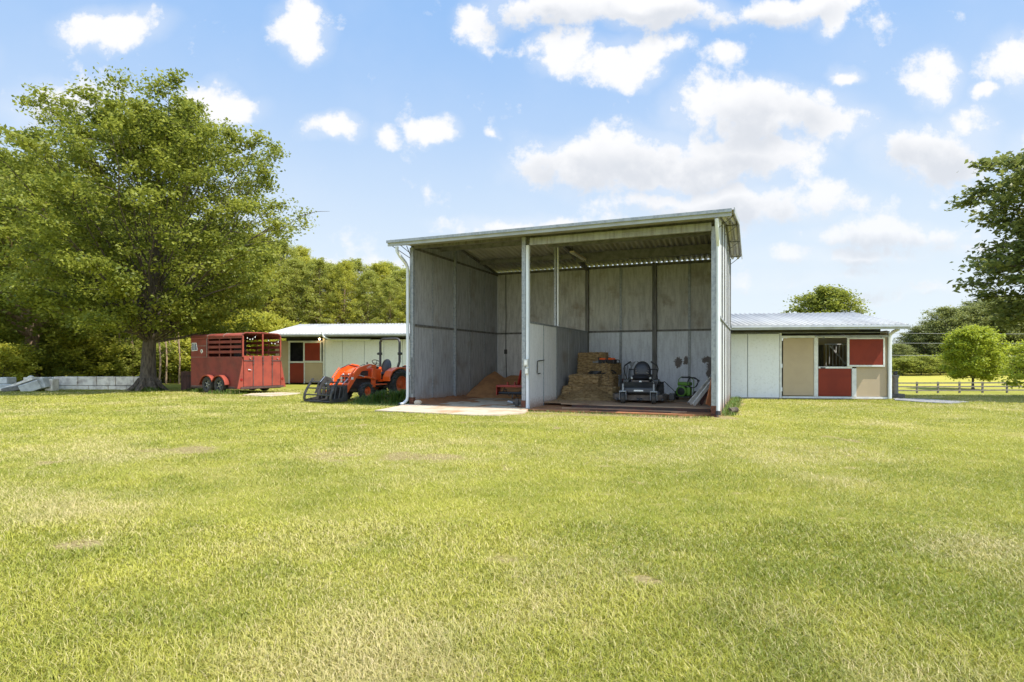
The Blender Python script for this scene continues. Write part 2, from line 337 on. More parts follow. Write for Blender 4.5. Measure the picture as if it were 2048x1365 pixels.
# ------------------------------------------------------------------ ground
X0, Z0, TH = -3.049, 17.967, .3958
def SW(u, v, z=0.): return Vector((X0+u*math.cos(TH)+v*math.sin(TH), Z0-u*math.sin(TH)+v*math.cos(TH), z))
def toloc(x, y):
    dx, dy = np.asarray(x)-X0, np.asarray(y)-Z0; c, s = math.cos(TH), math.sin(TH); return dx*c-dy*s, dx*s+dy*c
def hgt(x, y):
    x = np.asarray(x, float); y = np.asarray(y, float)
    w = sm(x, 2+.0*y, 11)
    d = np.where(y < 60, -.0535*np.clip(y-23, 0, 37), -1.98+.0165*np.clip(y-60, 0, 60)+.02*np.clip(y-120, 0, 400))
    back = np.where(y > 45, .012*np.clip(y-45, 0, 300), 0)
    base = (fbm(x, y, 9)-.5)*.10*sm(y, 2, 8)*(1-.9*sm(y, 14, 17)*(1-sm(y, 24, 30)))
    return w*d+(1-w)*back+base-.02
def bareness(x, y):
    """bare / dry earth cover 0..1 in world metres"""
    t = np.zeros_like(np.asarray(x, float)); rag = (fbm(x, y, .45, 5)-.5)*1.7
    for cx, cy, rx, ry, a in BARE:
        t = np.maximum(t, a*np.clip(1.25-np.hypot((x-cx)/rx, (y-cy)/ry)+rag*1.4, 0, 1))
    u, v = toloc(x, y)
    edge = np.maximum.reduce([1-sm(np.abs(u-8.95)+rag*.8, .05, .32)+0*v])*((v > -.6) & (v < 7))           # right foot of shed
    t = np.maximum(t, edge*.9)
    fr = (1-sm(np.abs(v+.55)+rag*.8, .1, .55))*((u > 3.9) & (u < 8.4)); t = np.maximum(t, fr*.9)
    bx = x-8.0; by = y-(21.55-.131*bx); t = np.maximum(t, ((1-sm(np.abs(by+.1)+rag*.5, .1, .3))*((bx > -.6) & (bx < 5.9)))*.9)
    # random thin spots over the lawn
    q = fbm(x+50, y, 2.6, 5); t = np.maximum(t, sm(q, .66, .80)*.35); q = fbm(x+80, y+30, .5, 3); t = np.maximum(t, sm(q, .74, .86)*.55)
    return np.clip(t, 0, 1)
def PX(x, y, z=0.):           # where the ground point seen at a photo pixel lies, used for laying out the site plan
    t = (CH-z)/((y-Y0)/F); return (x-1024)/F*t, t
BARE = []
for (x, y, rx, ry, a) in [(400,898,.7,.4,.62),(330,900,.5,.3,.5),(800,915,1.1,.4,.58),(730,912,1.2,.35,.55),(930,920,.9,.3,.4),(620,910,.5,.25,.4),(165,1088,.26,.13,.75),(1297,1159,.085,.05,1.5),(1280,1150,.08,.05,1.2),
      (660,1112,.16,.10,.45),(1005,1120,.2,.12,.5),(470,885,.6,.3,.3),(860,952,.6,.3,.3),(400,790,1.6,.45,.75),(480,793,1.2,.4,.55),(1150,830,1.5,.35,.6),(1350,845,1.1,.3,.3),(860,1250,.15,.08,.35),
      (380,940,.8,.3,.3),(1640,1010,.3,.15,.35),(1900,1050,.35,.2,.3),(1990,860,1.2,.5,.25),(1462,836,.25,.22,.6),(1000,845,.9,.2,.4)]:
    q = PX(x, y); BARE.append((q[0], q[1], rx, ry, a))
def axis(a, b, st, lo, hi):
    m = np.arange(a, b+1e-6, st); l = []; r = []; d = st; t = a
    while t > lo: d *= 1.18; t -= d; l.append(t)
    d = st; t = b
    while t < hi: d *= 1.18; t += d; r.append(t)
    return np.concatenate([l[::-1], m, r])
gx = axis(-7, 7, .09, -1200, 1200); gx = np.concatenate([gx[gx < -7], np.arange(-7, 7.01, .09), gx[gx > 7.02]]); far_ = np.arange(7.2, 24, .2); gx = np.concatenate([axis(-24, -7.2, .2, -1200, -7.3)[:-1], np.arange(-7.2, 7.15, .09), axis(7.2, 24, .2, 7.3, 1200)])
gx = np.unique(np.round(gx, 3)); gy = np.unique(np.round(np.concatenate([axis(1, 9.4, .08, -300, 9.5), axis(9.4, 32, .2, 9.5, 1500)]), 3))
GX, GY = np.meshgrid(gx, gy); GZ = hgt(GX, GY)
u_, v_ = toloc(GX, GY); GZ = GZ - .03*((u_ > -.1) & (u_ < 8.9) & (v_ > -.1) & (v_ < 6.5))
nx, ny = len(gx), len(gy); ii = (np.arange(ny-1)[:, None]*nx+np.arange(nx-1)[None]).ravel()
fi = np.stack([ii, ii+1, ii+1+nx, ii+nx], 1).ravel()
me = npmesh('ground', np.stack([GX.ravel(), GY.ravel(), GZ.ravel()], 1), fi, np.full(len(ii), 4), {'bare': bareness(GX, GY).ravel()})
gm = bpy.data.materials.new('lawn'); gm.use_nodes = True; q = NT(gm.node_tree); b = q.n['Principled BSDF']; b.inputs['Roughness'].default_value = .9; b.inputs['Specular IOR Level'].default_value = .1
ob = q.new('ShaderNodeTexCoord').outputs['Object']
nA = q.new('ShaderNodeTexNoise', {'Vector': ob, 'Scale': .35, 'Detail': 6., 'Roughness': .6}).outputs['Fac']
nB = q.new('ShaderNodeTexNoise', {'Vector': ob, 'Scale': 3.0, 'Detail': 8., 'Roughness': .7}).outputs['Fac']
nC = q.new('ShaderNodeTexNoise', {'Vector': ob, 'Scale': 30., 'Detail': 5., 'Roughness': .75}).outputs['Fac']
c = q.mix(q.ramp(nA, .35, .65), (.23, .24, .033), (.32, .30, .055))
c = q.mix(q.math('MULTIPLY', q.ramp(nB, .42, .68), .6), c, (.44, .37, .12))
c = q.mix(q.math('MULTIPLY', q.ramp(nC, .35, .7), .5), c, (.13, .17, .02))
sy = q.new('ShaderNodeSeparateXYZ', {0: ob}).outputs[1]
c = q.mix(q.ramp(sy, 62., 75.), c, q.mix(q.ramp(nA, .3, .7), (.42, .36, .07), (.34, .33, .06)))
br = q.new('ShaderNodeAttribute', attribute_name='bare').outputs['Fac']
c = q.mix(q.ramp(q.math('ADD', br, q.math('MULTIPLY', q.math('SUBTRACT', nB, .5), .5)), .2, .6), c, q.mix(q.ramp(nC, .35, .65), (.21, .165, .065), (.36, .29, .14)))
q.put(b.inputs['Base Color'], c)
bp = q.new('ShaderNodeBump', {'Height': nC, 'Strength': .8, 'Distance': .03}); q.put(b.inputs['Normal'], bp.outputs[0])
g = link('ground', me, gm, smooth=False); me.shade_smooth(); tag(g, kind='structure')

def sheet(name, poly, z, m, jag=0., seed=0, kind='structure', step=.25, thick=.05, drape=False):
    """flat slab with an uneven rim, laid on the ground"""
    r = random.Random(seed); pts = []
    for i in range(len(poly)):
        a, b2 = Vector(poly[i]), Vector(poly[(i+1) % len(poly)]); k = max(1, int((b2-a).length/step))
        for j in range(k): p = a.lerp(b2, j/k); pts.append((p.x+r.uniform(-jag, jag), p.y+r.uniform(-jag, jag)))
    mb = MB(); N = len(pts); hh = [(float(hgt(p[0], p[1])) if drape else 0.)+z for p in pts]
    mb.add([(p[0], p[1], h) for p, h in zip(pts, hh)]+[(p[0], p[1], h-thick) for p, h in zip(pts, hh)], [tuple(range(N))]+[(i, N+i, N+(i+1) % N, (i+1) % N) for i in range(N)])
    o = mb.build(name, m); tag(o, kind=kind); return o
sl_ = lambda pts: [tuple(SW(u, v).xy) for u, v in pts]
sheet('concrete_slab', sl_([(.35, -2.35), (3.2, -2.55), (3.9, -2.25), (4.25, -1.5), (3.95, -.4), (3.72, .1), (3.72, 6.3), (.04, 6.3), (.04, .0), (-.1, -.1)]), .035, M['concrete'], .03, 1)
sheet('dirt_floor', sl_([(3.86, -.35), (5.0, -.5), (8.2, -.25), (8.66, .02), (8.66, 6.3), (3.84, 6.3)]), .02, M['clay'], .03, 2)
sheet('concrete_pad', [PX(x, y) for x, y in [(484, 791), (505, 787.5), (560, 785.5), (604, 786.5), (590, 789), (540, 793)]], .03, M['concrete'], .03, 3, drape=True)
sheet('gravel_path', [PX(x, y) for x, y in [(1786, 797), (1830, 797.5), (1880, 800), (1935, 804), (1900, 807), (1850, 805), (1790, 800.5)]], .03, M['gravel'], .05, 4, drape=True)

# ------------------------------------------------------------------ open equipment shed
WD, DP, UC = 8.77, 6.385, 3.76
S = thing('equipment_shed', 'tall open-fronted two-bay metal shed with grey panels, low gable roof and white downspouts', 'shed', (X0, Z0, 0), -TH)
zr = lambda v: 5.37-.14*abs(v-3.19)
SKB = 2.44; EH = 4.84
def skin(axis_, pos, t, v0, v1, parent, m, name, gable=True, seams=None, z0=-.05):
    pass
# side walls: outer skin, inner sheets, rails
for u, sgn, nm in ((0, -1, 'l'), (WD, 1, 'r')):
    mb = MB(); vs_ = [0.03, 1.23, 2.5, 3.9, 5.13, 6.35]
    for a, b2 in zip(vs_[:-1], vs_[1:]):
        for zA, zB in ((-.03, SKB-.03), (SKB+.03, None)):
            g_ = .025
            if zB: poly = [(a+g_, zA), (b2-g_, zA), (b2-g_, zB), (a+g_, zB)]
            else:
                poly = [(a+g_, zA), (b2-g_, zA), (b2-g_, zr(b2-g_)-.03)] + ([(3.19, zr(3.19)-.03)] if a < 3.19 < b2 else []) + [(a+g_, zr(a+g_)-.03)]
            mb.prism(poly, u+sgn*.045, u+sgn*.07, 'x')
    mb.build('outer_panel', M['panel_side'], S, bevel=.004)
    for v in vs_[1:-1]+[6.30]: MB().bb(u+sgn*.05, u+sgn*.10, v-.022, v+.022, -.03, zr(v)-.06).build('outer_seam', M['galv_dark'], S)
    MB().bb(u+sgn*.05, u+sgn*.105, .1, 6.3, SKB-.025, SKB+.025).build('outer_rail', M['galv'], S)
    core = [(0.02, -.05), (6.37, -.05), (6.37, zr(6.37)-.04), (3.19, zr(3.19)-.04), (.02, zr(.02)-.04)]
    MB().prism(core, u+sgn*.028, u+sgn*.05, 'x').build('wall_core', M['galv'], S)
    mb = MB(); vs_ = [0.06, 1.23, 2.62, 3.9, 5.13, 6.36]
    for a, b2 in zip(vs_[:-1], vs_[1:]):
        mb.prism([(a+.012, -.03), (b2-.012, -.03), (b2-.012, SKB-.03), (a+.012, SKB-.03)], u, u+sgn*.028, 'x')
        mb.prism([(a+.012, SKB+.03), (b2-.012, SKB+.03), (b2-.012, EH-.07), (a+.012, EH-.07)], u, u+sgn*.028, 'x')
        mb.prism([(a+.012, EH-.03), (b2-.012, EH-.03), (b2-.012, zr(b2)-.05)] + ([(3.19, zr(3.19)-.05)] if a < 3.19 < b2 else []) + [(a+.012, zr(a)-.05)], u, u+sgn*.028, 'x')
    mb.build('inner_panel', M['panel_in'], S)
    mb = MB()
    for z in (SKB, EH-.05): mb.bb(u-sgn*.035, u+sgn*.02, .03, 6.36, z-.035, z+.035)
    mb.bb(u-sgn*.04, u+sgn*.02, .03, 6.36, -.02, .07)
    mb.build('wall_rail', M['galv_dark'], S)
    for v in (1.23, 3.9, 5.13): MB().bb(u-sgn*.02, u+sgn*.022, v-.02, v+.02, .08, zr(v)-.08).build('seam_strip', M['galv'], S)
    MB().bb(u-sgn*.10, u-sgn*.0, 2.62, 2.71, 0, zr(2.7)-.05).build('post', M['galv'], S, bevel=.006)
    mb = MB()
    mb.prism([(.0, zr(0)-.13), (3.19, zr(3.19)-.13), (6.37, zr(6.37)-.13), (6.37, zr(6.37)-.045), (3.19, zr(3.19)-.045), (0, zr(0)-.045)], u-sgn*.05, u-sgn*.002, 'x')
    mb.build('gable_rafter', M['galv_dark'], S)
# back wall
us = [0.03, 1.30, 2.53, 3.76, 5.03, 6.27, 7.48, 8.74]
for k, (m_lo, m_up, rng_) in enumerate(((M['panel_low_l'], M['panel_in'], us[:4]), (M['panel_low'], M['panel_up'], us[3:]))):
    lo = MB(); up = MB()
    for a, b2 in zip(rng_[:-1], rng_[1:]):
        lo.bb(a+.012, b2-.012, 6.362, 6.39, -.03, SKB-.03); up.bb(a+.012, b2-.012, 6.362, 6.39, SKB+.03, 4.86)
    lo.build('back_panel', m_lo, S); up.build('back_panel', M['panel_up'], S)
MB().bb(-.07, WD+.07, 6.392, 6.42, -.05, 4.915).build('back_wall', M['panel_side'], S)
mb = MB(); mb.bb(.03, WD-.03, 6.32, 6.36, SKB-.035, SKB+.035); mb.bb(.03, WD-.03, 6.30, 6.36, 4.80, 4.875); mb.bb(.03, WD-.03, 6.32, 6.36, -.02, .06); mb.build('back_rail', M['galv_dark'], S)
for u in (1.30, 2.53): MB().bb(u-.02, u+.02, 6.335, 6.364, .07, 4.79).build('seam_strip', M['galv'], S)
for u in (5.03, 7.48): MB().bb(u-.045, u+.045, 6.325, 6.364, .07, 4.79).build('seam_strip', M['galv'], S)
for u, w, m_ in ((6.27, .075, M['galv_dark']), (3.76, .06, M['galv_dark'])): MB().bb(u-w, u+w, 6.24, 6.36, 0, 4.9).build('post', m_, S, bevel=.006)
# front posts
def post(u0, u1, v0, v1, zt, m_): 
    o = MB().bb(u0, u1, v0, v1, .0, zt).build('post', m_, S, bevel=.006); MB().bb(u0-.008, u1+.008, v0-.008, v1+.008, -.05, .24).build('post_base', M['rust'], o)
post(-.02, .10, -.10, .02, 4.78, M['galv']); post(WD-.10, WD+.02, -.10, .02, 4.66, M['galv'])
post(UC-.13, UC-.015, -.08, .04, 4.8, M['galv'])
MB().bb(UC+.005, UC+.085, -.10, .02, -.05, 4.57).build('post', M['white_pipe'], S, bevel=.004)
# partition
def part_panels(v0, v1, n_, m_, z1=SKB-.035):
    mb = MB()
    for i in range(n_):
        a = v0+(v1-v0)*i/n_; b2 = v0+(v1-v0)*(i+1)/n_; mb.bb(UC-.0, UC+.03, a+.012, b2-.012, -.03, z1)
    mb.build('partition_panel', m_, S)
part_panels(.06, 2.52, 2, M['panel_white']); part_panels(2.52, 6.30, 3, M['panel_in'])
mb = MB(); mb.bb(UC-.03, UC, .06, 6.3, -.03, SKB-.035); mb.build('partition_panel', M['panel_in'], S)
mb = MB(); mb.bb(UC-.04, UC+.045, .05, 6.3, SKB-.035, SKB+.02)
for v in (1.29, 2.52, 3.86, 5.13): mb.bb(UC-.035, UC+.04, v-.02, v+.02, 0, SKB-.035)
mb.build('partition_frame', M['galv'], S)
MB().bb(UC-.07, UC+.0, 2.56, 2.68, SKB+.02, zr(2.62)-.1).build('post', M['galv'], S, bevel=.006)
MB().bb(UC+.02, UC+.07, 2.60, 2.66, SKB+.02, zr(2.62)-.1).build('post', M['white_pipe'], S)
mb = MB(); mb.prism([(0.02, zr(0)-.20), (3.19, zr(3.19)-.20), (6.3, zr(6.3)-.20), (6.3, zr(6.3)-.05), (3.19, zr(3.19)-.05), (.02, zr(0)-.05)], UC-.05, UC+.05, 'x'); mb.build('rafter', M['galv_dark'], S)
# headers, eave strut, purlins
MB().bb(.1, UC-.02, -.06, .06, EH-.09, EH+.0).build('header', M['galv_dark'], S)
MB().bb(UC+.09, WD-.10, -.04, .05, 4.575, 4.775).build('header', M['header'], S, bevel=.008)
MB().prism([(-.58, 4.80), (-.05, 4.835), (-.05, 4.85), (-.58, 4.82)], .0, WD+.0, 'x').build('soffit', M['eave'], S)
MB().bb(UC+.0, WD, .052, .075, 4.78, 4.85).build('eave_strut', M['galv_dark'], S)
for v, zt in ((4.67, 5.13), (1.71, 5.13)):
    MB().bb(.03, UC-.05, v-.03, v+.03, zt-.17, zt-.0).build('purlin', M['purlin'], S)
    MB().bb(UC+.05, WD-.03, v-.04, v+.04, zt-.31, zt-.0).build('purlin', M['purlin'], S)
# corrugated roof
def corrugated(name, m_, parent, u0, u1, prof, pitch, amp, nseg=10, fn=None):
    N = int((u1-u0)/pitch*nseg); U = np.linspace(u0, u1, N+1); w = np.clip(1.7*np.cos((U-u0)/pitch*2*PI), -1, 1)*amp
    V = []; 
    for v, z in prof: V += [(a, v, z+b2) for a, b2 in zip(U, w)]
    fs = [(j*(N+1)+i, j*(N+1)+i+1, (j+1)*(N+1)+i+1, (j+1)*(N+1)+i) for j in range(len(prof)-1) for i in range(N)]
    mb = MB(); mb.add(V, fs); return mb.build(name, m_, parent, smooth=True, solid=.004)
corrugated('roof_sheet', M['roof_metal'], S, -.36, 9.22, [(-.60, zr(-.6)+.022), (3.19, zr(3.19)+.055)], .18, .048)
corrugated('roof_sheet', M['roof_metal'], S, -.36, 9.22, [(3.19, zr(3.19)+.055), (6.62, zr(6.62)+.055)], .18, .048)
MB().add([(-.37, 2.95, zr(2.95)+.10), (-.37, 3.19, 5.475), (-.37, 3.43, zr(3.43)+.10), (9.23, 2.95, zr(2.95)+.10), (9.23, 3.19, 5.475), (9.23, 3.43, zr(3.43)+.10)], [(0, 1, 4, 3), (1, 2, 5, 4)]).build('ridge_cap', M['roof_metal'], S, solid=.006)
for u in (-.36, 9.22):
    for (a, za), (b2, zb) in (((-.6, zr(-.6)), (3.19, zr(3.19))), ((3.19, zr(3.19)), (6.62, zr(6.62)))):
        MB().bar((u, a, za+.05), (u, b2, zb+.05), .02, .13).build('barge_trim', M['gutter'], S)
# outrigger brackets under the gable overhang
for v in (.0, 3.19, 4.67, 6.25):
    for u, s in ((WD+.05, 1), (-.05, -1)):
        z = zr(v)-.02; mb = MB(); mb.bar((u, v, z), (u+s*.38, v, z), .03); mb.bar((u, v, z-.28), (u+s*.34, v, z-.02), .018); mb.build('roof_bracket', M['galv_dark'], S)
# gutter and downspouts
gp = [(-.64, 4.90), (-.715, 4.90), (-.73, 4.83), (-.70, 4.82), (-.70, 4.745), (-.64, 4.745)]
g_ = MB().prism(gp, -.40, 9.16, 'x').build('gutter', M['gutter'], S, bevel=.003)
MB().bb(-.41, 9.17, -.76, -.732, 4.83, 4.905).build('gutter_lip', M['galv'], g_)
def spout(pts, w=.11, h=.085):
    o = MB().tube(pts, w*.52, 8, flat=.8).build('downspout', M['white_pipe'], S, smooth=True); return o
d = spout([(-.10, -.66, 4.72), (-.10, -.655, 4.60), (-.07, -.55, 4.46), (-.045, -.30, 4.30), (-.04, -.19, 4.18), (-.04, -.175, 4.0), (-.04, -.175, .28), (-.06, -.19, .16), (-.13, -.27, .06), (-.20, -.36, .035)])
MB().tube([(-.20, -.36, .036), (-.225, -.39, .03)], .058, 8).build('spout_mouth', M['black'], d)
d = spout([(WD+.06, -.64, 4.72), (WD+.06, -.60, 4.58), (WD+.065, -.34, 4.30), (WD+.065, -.19, 4.16), (WD+.065, -.175, 3.9), (WD+.065, -.175, .12)])
MB().tube([(WD+.065, -.175, .12), (WD+.065, -.19, .02)], .062, 8).build('spout_mouth', M['black'], d)
# stay rods by the left spout
mb = MB(); mb.bar((-.35, -.55, 4.78), (0, -.05, 4.45), .016); mb.bar((0, -.3, 4.8), (0, -.05, 4.5), .016); mb.build('stay_rod', M['steel_dark'], S)
# left corner drop bolt
MB().tube([(.07, -.115, 1.45), (.07, -.115, .35)], .012, 6).build('drop_bolt', M['steel_dark'], S)

def small(name, label, cat, mb, m_, group=None, **k):
    o = mb.build(name, m_, **k); return tag(o, label, cat, group)
# fluorescent batten under the rafter
f0 = thing('light_fitting', 'old unlit strip light hanging under the dark rafter of the right bay', 'light', SW(4.12, 4.1, 4.86), -TH)
MB().bb(-.075, .075, -1.0, 1.0, .03, .075).build('casing', M['tube'], f0)
for s in (-.035, .035): MB().tube([(s, -.97, .012), (s, .97, .012)], .016, 8).build('tube', M['decal'], f0, smooth=True)
MB().bar((0, -.9, .07), (0, -.9, .3), .012).build('hanger', M['steel_dark'], f0); MB().bar((0, .9, .07), (0, .9, .25), .012).build('hanger', M['steel_dark'], f0)
# electrics on the centre post
e = thing('outlet_box', 'upper pale outlet box on the centre post of the shed', 'electrical box', SW(UC+.035, -.135, 1.30), -TH)
MB().bb(-.075, .055, -.03, .03, -.10, .10).build('housing', M['box_grey'], e, bevel=.01); MB().bb(-.05, .03, -.04, -.03, -.06, .06).build('cover', M['decal'], e, bevel=.003)
MB().tube([(-.07, 0, -.1), (-.075, 0, -.14)], .01).build('conduit', M['box_grey'], e)
e = thing('outlet_box', 'lower pale outlet box on the centre post of the shed', 'electrical box', SW(UC+.045, -.135, 1.06), -TH)
MB().bb(-.05, .06, -.03, .03, -.09, .09).build('housing', M['box_grey'], e, bevel=.01); MB().bb(-.03, .04, -.04, -.03, -.06, .06).build('cover', M['decal'], e, bevel=.003)
e = thing('cable_switch', 'dark cable with small inline box running down the back wall of the left bay', 'cable', SW(.40, 6.30, 0), -TH)
MB().tube([(0, 0, 4.78), (.01, 0, 3.2), (0, 0, 1.8), (.02, 0, 1.1), (.05, 0, .2)], .012, 6).build('cord', M['black'], e)
MB().bb(-.06, .05, -.03, .03, 1.62, 1.80).build('switch', M['steel_dark'], e, bevel=.01)
small('gate_hook', 'bent metal rod hook on the white panel of the shed partition', 'hook', MB().tube([SW(UC+.06, 1.27, 1.37), SW(UC+.07, .7, 1.34), SW(UC+.07, .66, 1.33), SW(UC+.07, .66, 1.0), SW(UC+.07, .72, .97), SW(UC+.07, .9, .98)], .014, 6), M['steel_dark'])
small('rubber_flap', 'small torn black rubber flap standing at the foot of the partition', 'rubber scrap', MB().prism([(0, 0), (.14, 0), (.16, .16), (.1, .34), (.04, .2)], 0, .02, 'y'), M['black'], loc=SW(UC+.3, 2.75, .02), rot=(0, 0, -.3))
# ------------------------------------------------------------------ low stable barns (shared local frame: x along the front, y back, z up)
def barn(label, loc, rz, x0, x1, depth, eave, ridge, gz=0.):
    B = thing('stable_barn', label, 'barn', loc, rz); B['_'] = 0; del B['_']
    return B
def rect(m_, parent, name, x0, x1, z0, z1, y0=-.02, y1=.02, bevel=0.):
    return MB().bb(x0, x1, y0, y1, z0, z1).build(name, m_, parent, bevel=bevel)
def barn_roof(B, x0, x1, yf, yr, yb, ze, zri, gut0, gut1):
    corrugated('roof_sheet', M['roof_white'], B, x0, x1, [(yf, ze), (yr, zri)], .19, .042)
    corrugated('roof_sheet', M['roof_white'], B, x0, x1, [(yr, zri-.001), (yb, ze)], .19, .042)
    for x in (x0, x1):
        o = MB().bar((x, yf, ze-.02), (x, yr, zri-.02), .02, .13); o.bar((x, yr, zri-.02), (x, yb, ze-.02), .02, .13); o.build('barge_trim', M['gutter'], B)
    g_ = MB().prism([(yf+.02, ze+.015), (yf-.11, ze+.02), (yf-.125, ze-.05), (yf-.09, ze-.07), (yf-.08, ze-.125), (yf+.02, ze-.125)], gut0, gut1, 'x').build('gutter', M['gutter'], B, bevel=.003)
    # underside framing
    MB().bb(x0+.2, x1-1.25, yf+.7, yf+.8, ze-.18, ze+.08).build('eave_beam', M['dark'], B)
# right barn
RB = thing('stable_barn', 'low white and tan stable barn with red stable door, right of the tall shed', 'barn', (7.3, 21.60, 0), -.131)
def rbx(px, y=0.):      # local x at depth y
    k = (px-1024)/F; c, s = math.cos(.131), math.sin(.131)
    return (k*(21.60+y*c)-7.3-y*s)/(c+k*s)
zf = 2.32
rect(M['barn_white'], RB, 'wall_panel', .55, rbx(1494), .02, zf); rect(M['barn_white'], RB, 'wall_panel', rbx(1494)+.03, rbx(1558), .02, zf)
rect(M['gutter'], RB, 'wall_backing', .55, rbx(1558), -.06, zf-.02, .022, .05)
hp = rect(M['frame_white'], RB, 'hinge_post', rbx(1558)+.01, rbx(1563), .0, zf+.02, -.03, .05)
for z in (.25, 1.1, 2.1): rect(M['white_pipe'], hp, 'hinge', rbx(1560), rbx(1564), z, z+.14, -.055, -.031)
rect(M['tan'], RB, 'wall_panel', rbx(1566), rbx(1627), .10, 2.16); rect(M['tan'], RB, 'wall_panel', rbx(1713), rbx(1774), .08, 2.16, 0, .03)
mb = MB()
mb.bb(rbx(1564), rbx(1775), -.03, .03, 2.17, 2.25); mb.bb(rbx(1564), rbx(1775), -.03, .03, .0, .07)
for a, b2 in ((1627.5, 1635.5), (1703, 1712)): mb.bb(rbx(a), rbx(b2), -.04, .03, .071, 2.169 if a < 1650 else 1.08)
mb.build('door_frame', M['frame_white'], RB, bevel=.004)
ld = rect(M['red_door'], RB, 'lower_door', rbx(1636.5), rbx(1702), .09, 1.07, -.02, .02)
rect(M['frame_white'], ld, 'sill', rbx(1636), rbx(1703), 1.075, 1.14, -.05, .03)
sd_ = rect(M['red_door'], RB, 'sliding_door', rbx(1697), rbx(1764), 1.20, 2.11, -.085, -.055)
mb = MB()
for a, b2 in ((1692.5, 1696.5), (1764, 1767.5)): mb.bb(rbx(a), rbx(b2), -.095, -.045, 1.135, 2.165)
mb.bb(rbx(1696.6), rbx(1763.9), -.095, -.045, 1.135, 1.198); mb.bb(rbx(1696.6), rbx(1763.9), -.095, -.045, 2.115, 2.165); mb.build('frame', M['frame_white'], sd_, bevel=.003)
MB().bb(rbx(1630), rbx(1776), -.11, -.045, 2.20, 2.24).build('door_rail', M['galv'], RB)
MB().tube([(rbx(1778), -.62, 2.42), (rbx(1778), -.3, 2.36), (rbx(1778), -.06, 2.25), (rbx(1778), -.06, .02)], .065, 8, flat=.8).build('downspout', M['white_pipe'], RB, smooth=True)
xr = rbx(1775)
# end wall, back wall with light gaps, stall interior with bars
rect(M['tan'], RB, 'end_wall', xr-.02, xr+.02, -.3, 2.42, .04, 6.9)
MB().bb(xr+.025, xr+.06, -.03, .06, 0, 2.4).build('corner_post', M['frame_white'], RB)
wx0, wx1 = rbx(1634), rbx(1693)
oa, ob_ = rbx(1630, 6.9), rbx(1641, 6.9)
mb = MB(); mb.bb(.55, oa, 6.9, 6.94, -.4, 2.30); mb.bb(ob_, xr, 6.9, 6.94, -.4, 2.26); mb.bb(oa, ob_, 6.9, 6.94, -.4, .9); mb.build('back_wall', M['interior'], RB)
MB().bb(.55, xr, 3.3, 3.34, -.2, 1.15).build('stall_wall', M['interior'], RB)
mb = MB()
g0 = rbx(1652, 3.3)
for i in range(14): mb.bar((g0+i*.13, 3.3, 1.15), (g0+i*.13, 3.3, 2.02), .03)
mb.bb(g0-.05, g0+1.8, 3.27, 3.33, 2.0, 2.05); mb.bar((g0+.15, 3.26, 1.95), (g0+.75, 3.26, 1.2), .05); mb.build('stall_grille', M['frame_white'], RB)
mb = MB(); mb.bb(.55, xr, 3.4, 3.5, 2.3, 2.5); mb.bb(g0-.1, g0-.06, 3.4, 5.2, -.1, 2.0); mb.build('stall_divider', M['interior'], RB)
k_ = (1817-1024)/F; xe = (k_*(21.6-.93*math.cos(.131))-7.3+.93*math.sin(.131))/(math.cos(.131)+k_*math.sin(.131))
barn_roof(RB, .5, xe, -.93, 3.3, 7.6, 2.545, 3.29, .48, xe+.02)
MB().bb(.55, xr, -.06, .0, 2.34, 2.36).build('top_plate', M['galv'], RB)
mb = MB(); mb.bb(.55, rbx(1563), .06, .12, 2.30, 2.50); mb.bb(rbx(1564), xr, .5, .56, 2.3, 2.6); mb.build('back_plate', M['dark'], RB)
o = thing('barn_lamp', 'small glowing bulb under the eave above the red door of the right barn', 'lamp', (RB.matrix_basis @ Vector((rbx(1656), -.18, 2.44))))
MB().ell((0, 0, 0), (.04, .04, .05)).build('bulb', M['bulb'], o, smooth=True); MB().lathe([(.001, .11), (.05, .10), (.10, .05), (.105, .045)], n=16).build('lamp_shade', M['frame_white'], o, smooth=True)

# left barn
LX, LY, LR = -13.35, 34.25, -.131
LB = thing('stable_barn', 'long low white stable barn with red and tan stable door, behind the tractor', 'barn', (LX, LY, 0.03), LR)
def lbx(px):
    k = (px-1024)/F; c, s = math.cos(.131), math.sin(.131); return (k*LY-LX)/(c+k*s)
rect(M['tan'], LB, 'wall_panel', -.4, lbx(577), .02, 2.45); 
rect(M['frame_white'], LB, 'door_frame', lbx(577.5), lbx(580), 0, 2.46, -.04, .03)
rect(M['red_door'], LB, 'lower_door', lbx(580), lbx(608), .05, 1.19); rect(M['tan'], LB, 'wall_panel', lbx(610), lbx(645), .05, 1.19, 0, .03)
mb = MB(); mb.bb(lbx(608.2), lbx(609.8), -.04, .03, 0, 1.19); mb.bb(lbx(577), lbx(646), -.05, .03, 1.20, 1.28); mb.build('rail', M['frame_white'], LB); rect(M['frame_white'], LB, 'rail', lbx(577), lbx(646), 2.38, 2.47, -.05, .03)
sd_ = rect(M['red_door'], LB, 'sliding_door', lbx(611), lbx(641.5), 1.32, 2.34, -.09, -.06)
mb = MB()
for a, b2 in ((608, 610.8), (641.7, 644)): mb.bb(lbx(a), lbx(b2), -.10, -.05, 1.27, 2.40)
mb.bb(lbx(610.9), lbx(641.6), -.10, -.05, 2.345, 2.40); mb.bb(lbx(610.9), lbx(641.6), -.10, -.05, 1.27, 1.315); mb.build('frame', M['frame_white'], sd_)
rect(M['frame_white'], LB, 'corner_post', lbx(646.5), lbx(650), 0, 2.62, -.06, .04)
xs = [650.5, 685, 729, 768, 805, 850]
for a, b2 in zip(xs[:-1], xs[1:]): rect(M['barn_white'], LB, 'wall_panel', lbx(a)+.01, lbx(b2)-.012, .02, 2.52)
rect(M['barn_white'], LB, 'wall_panel', lbx(850)+.01, lbx(1040), .02, 2.52)
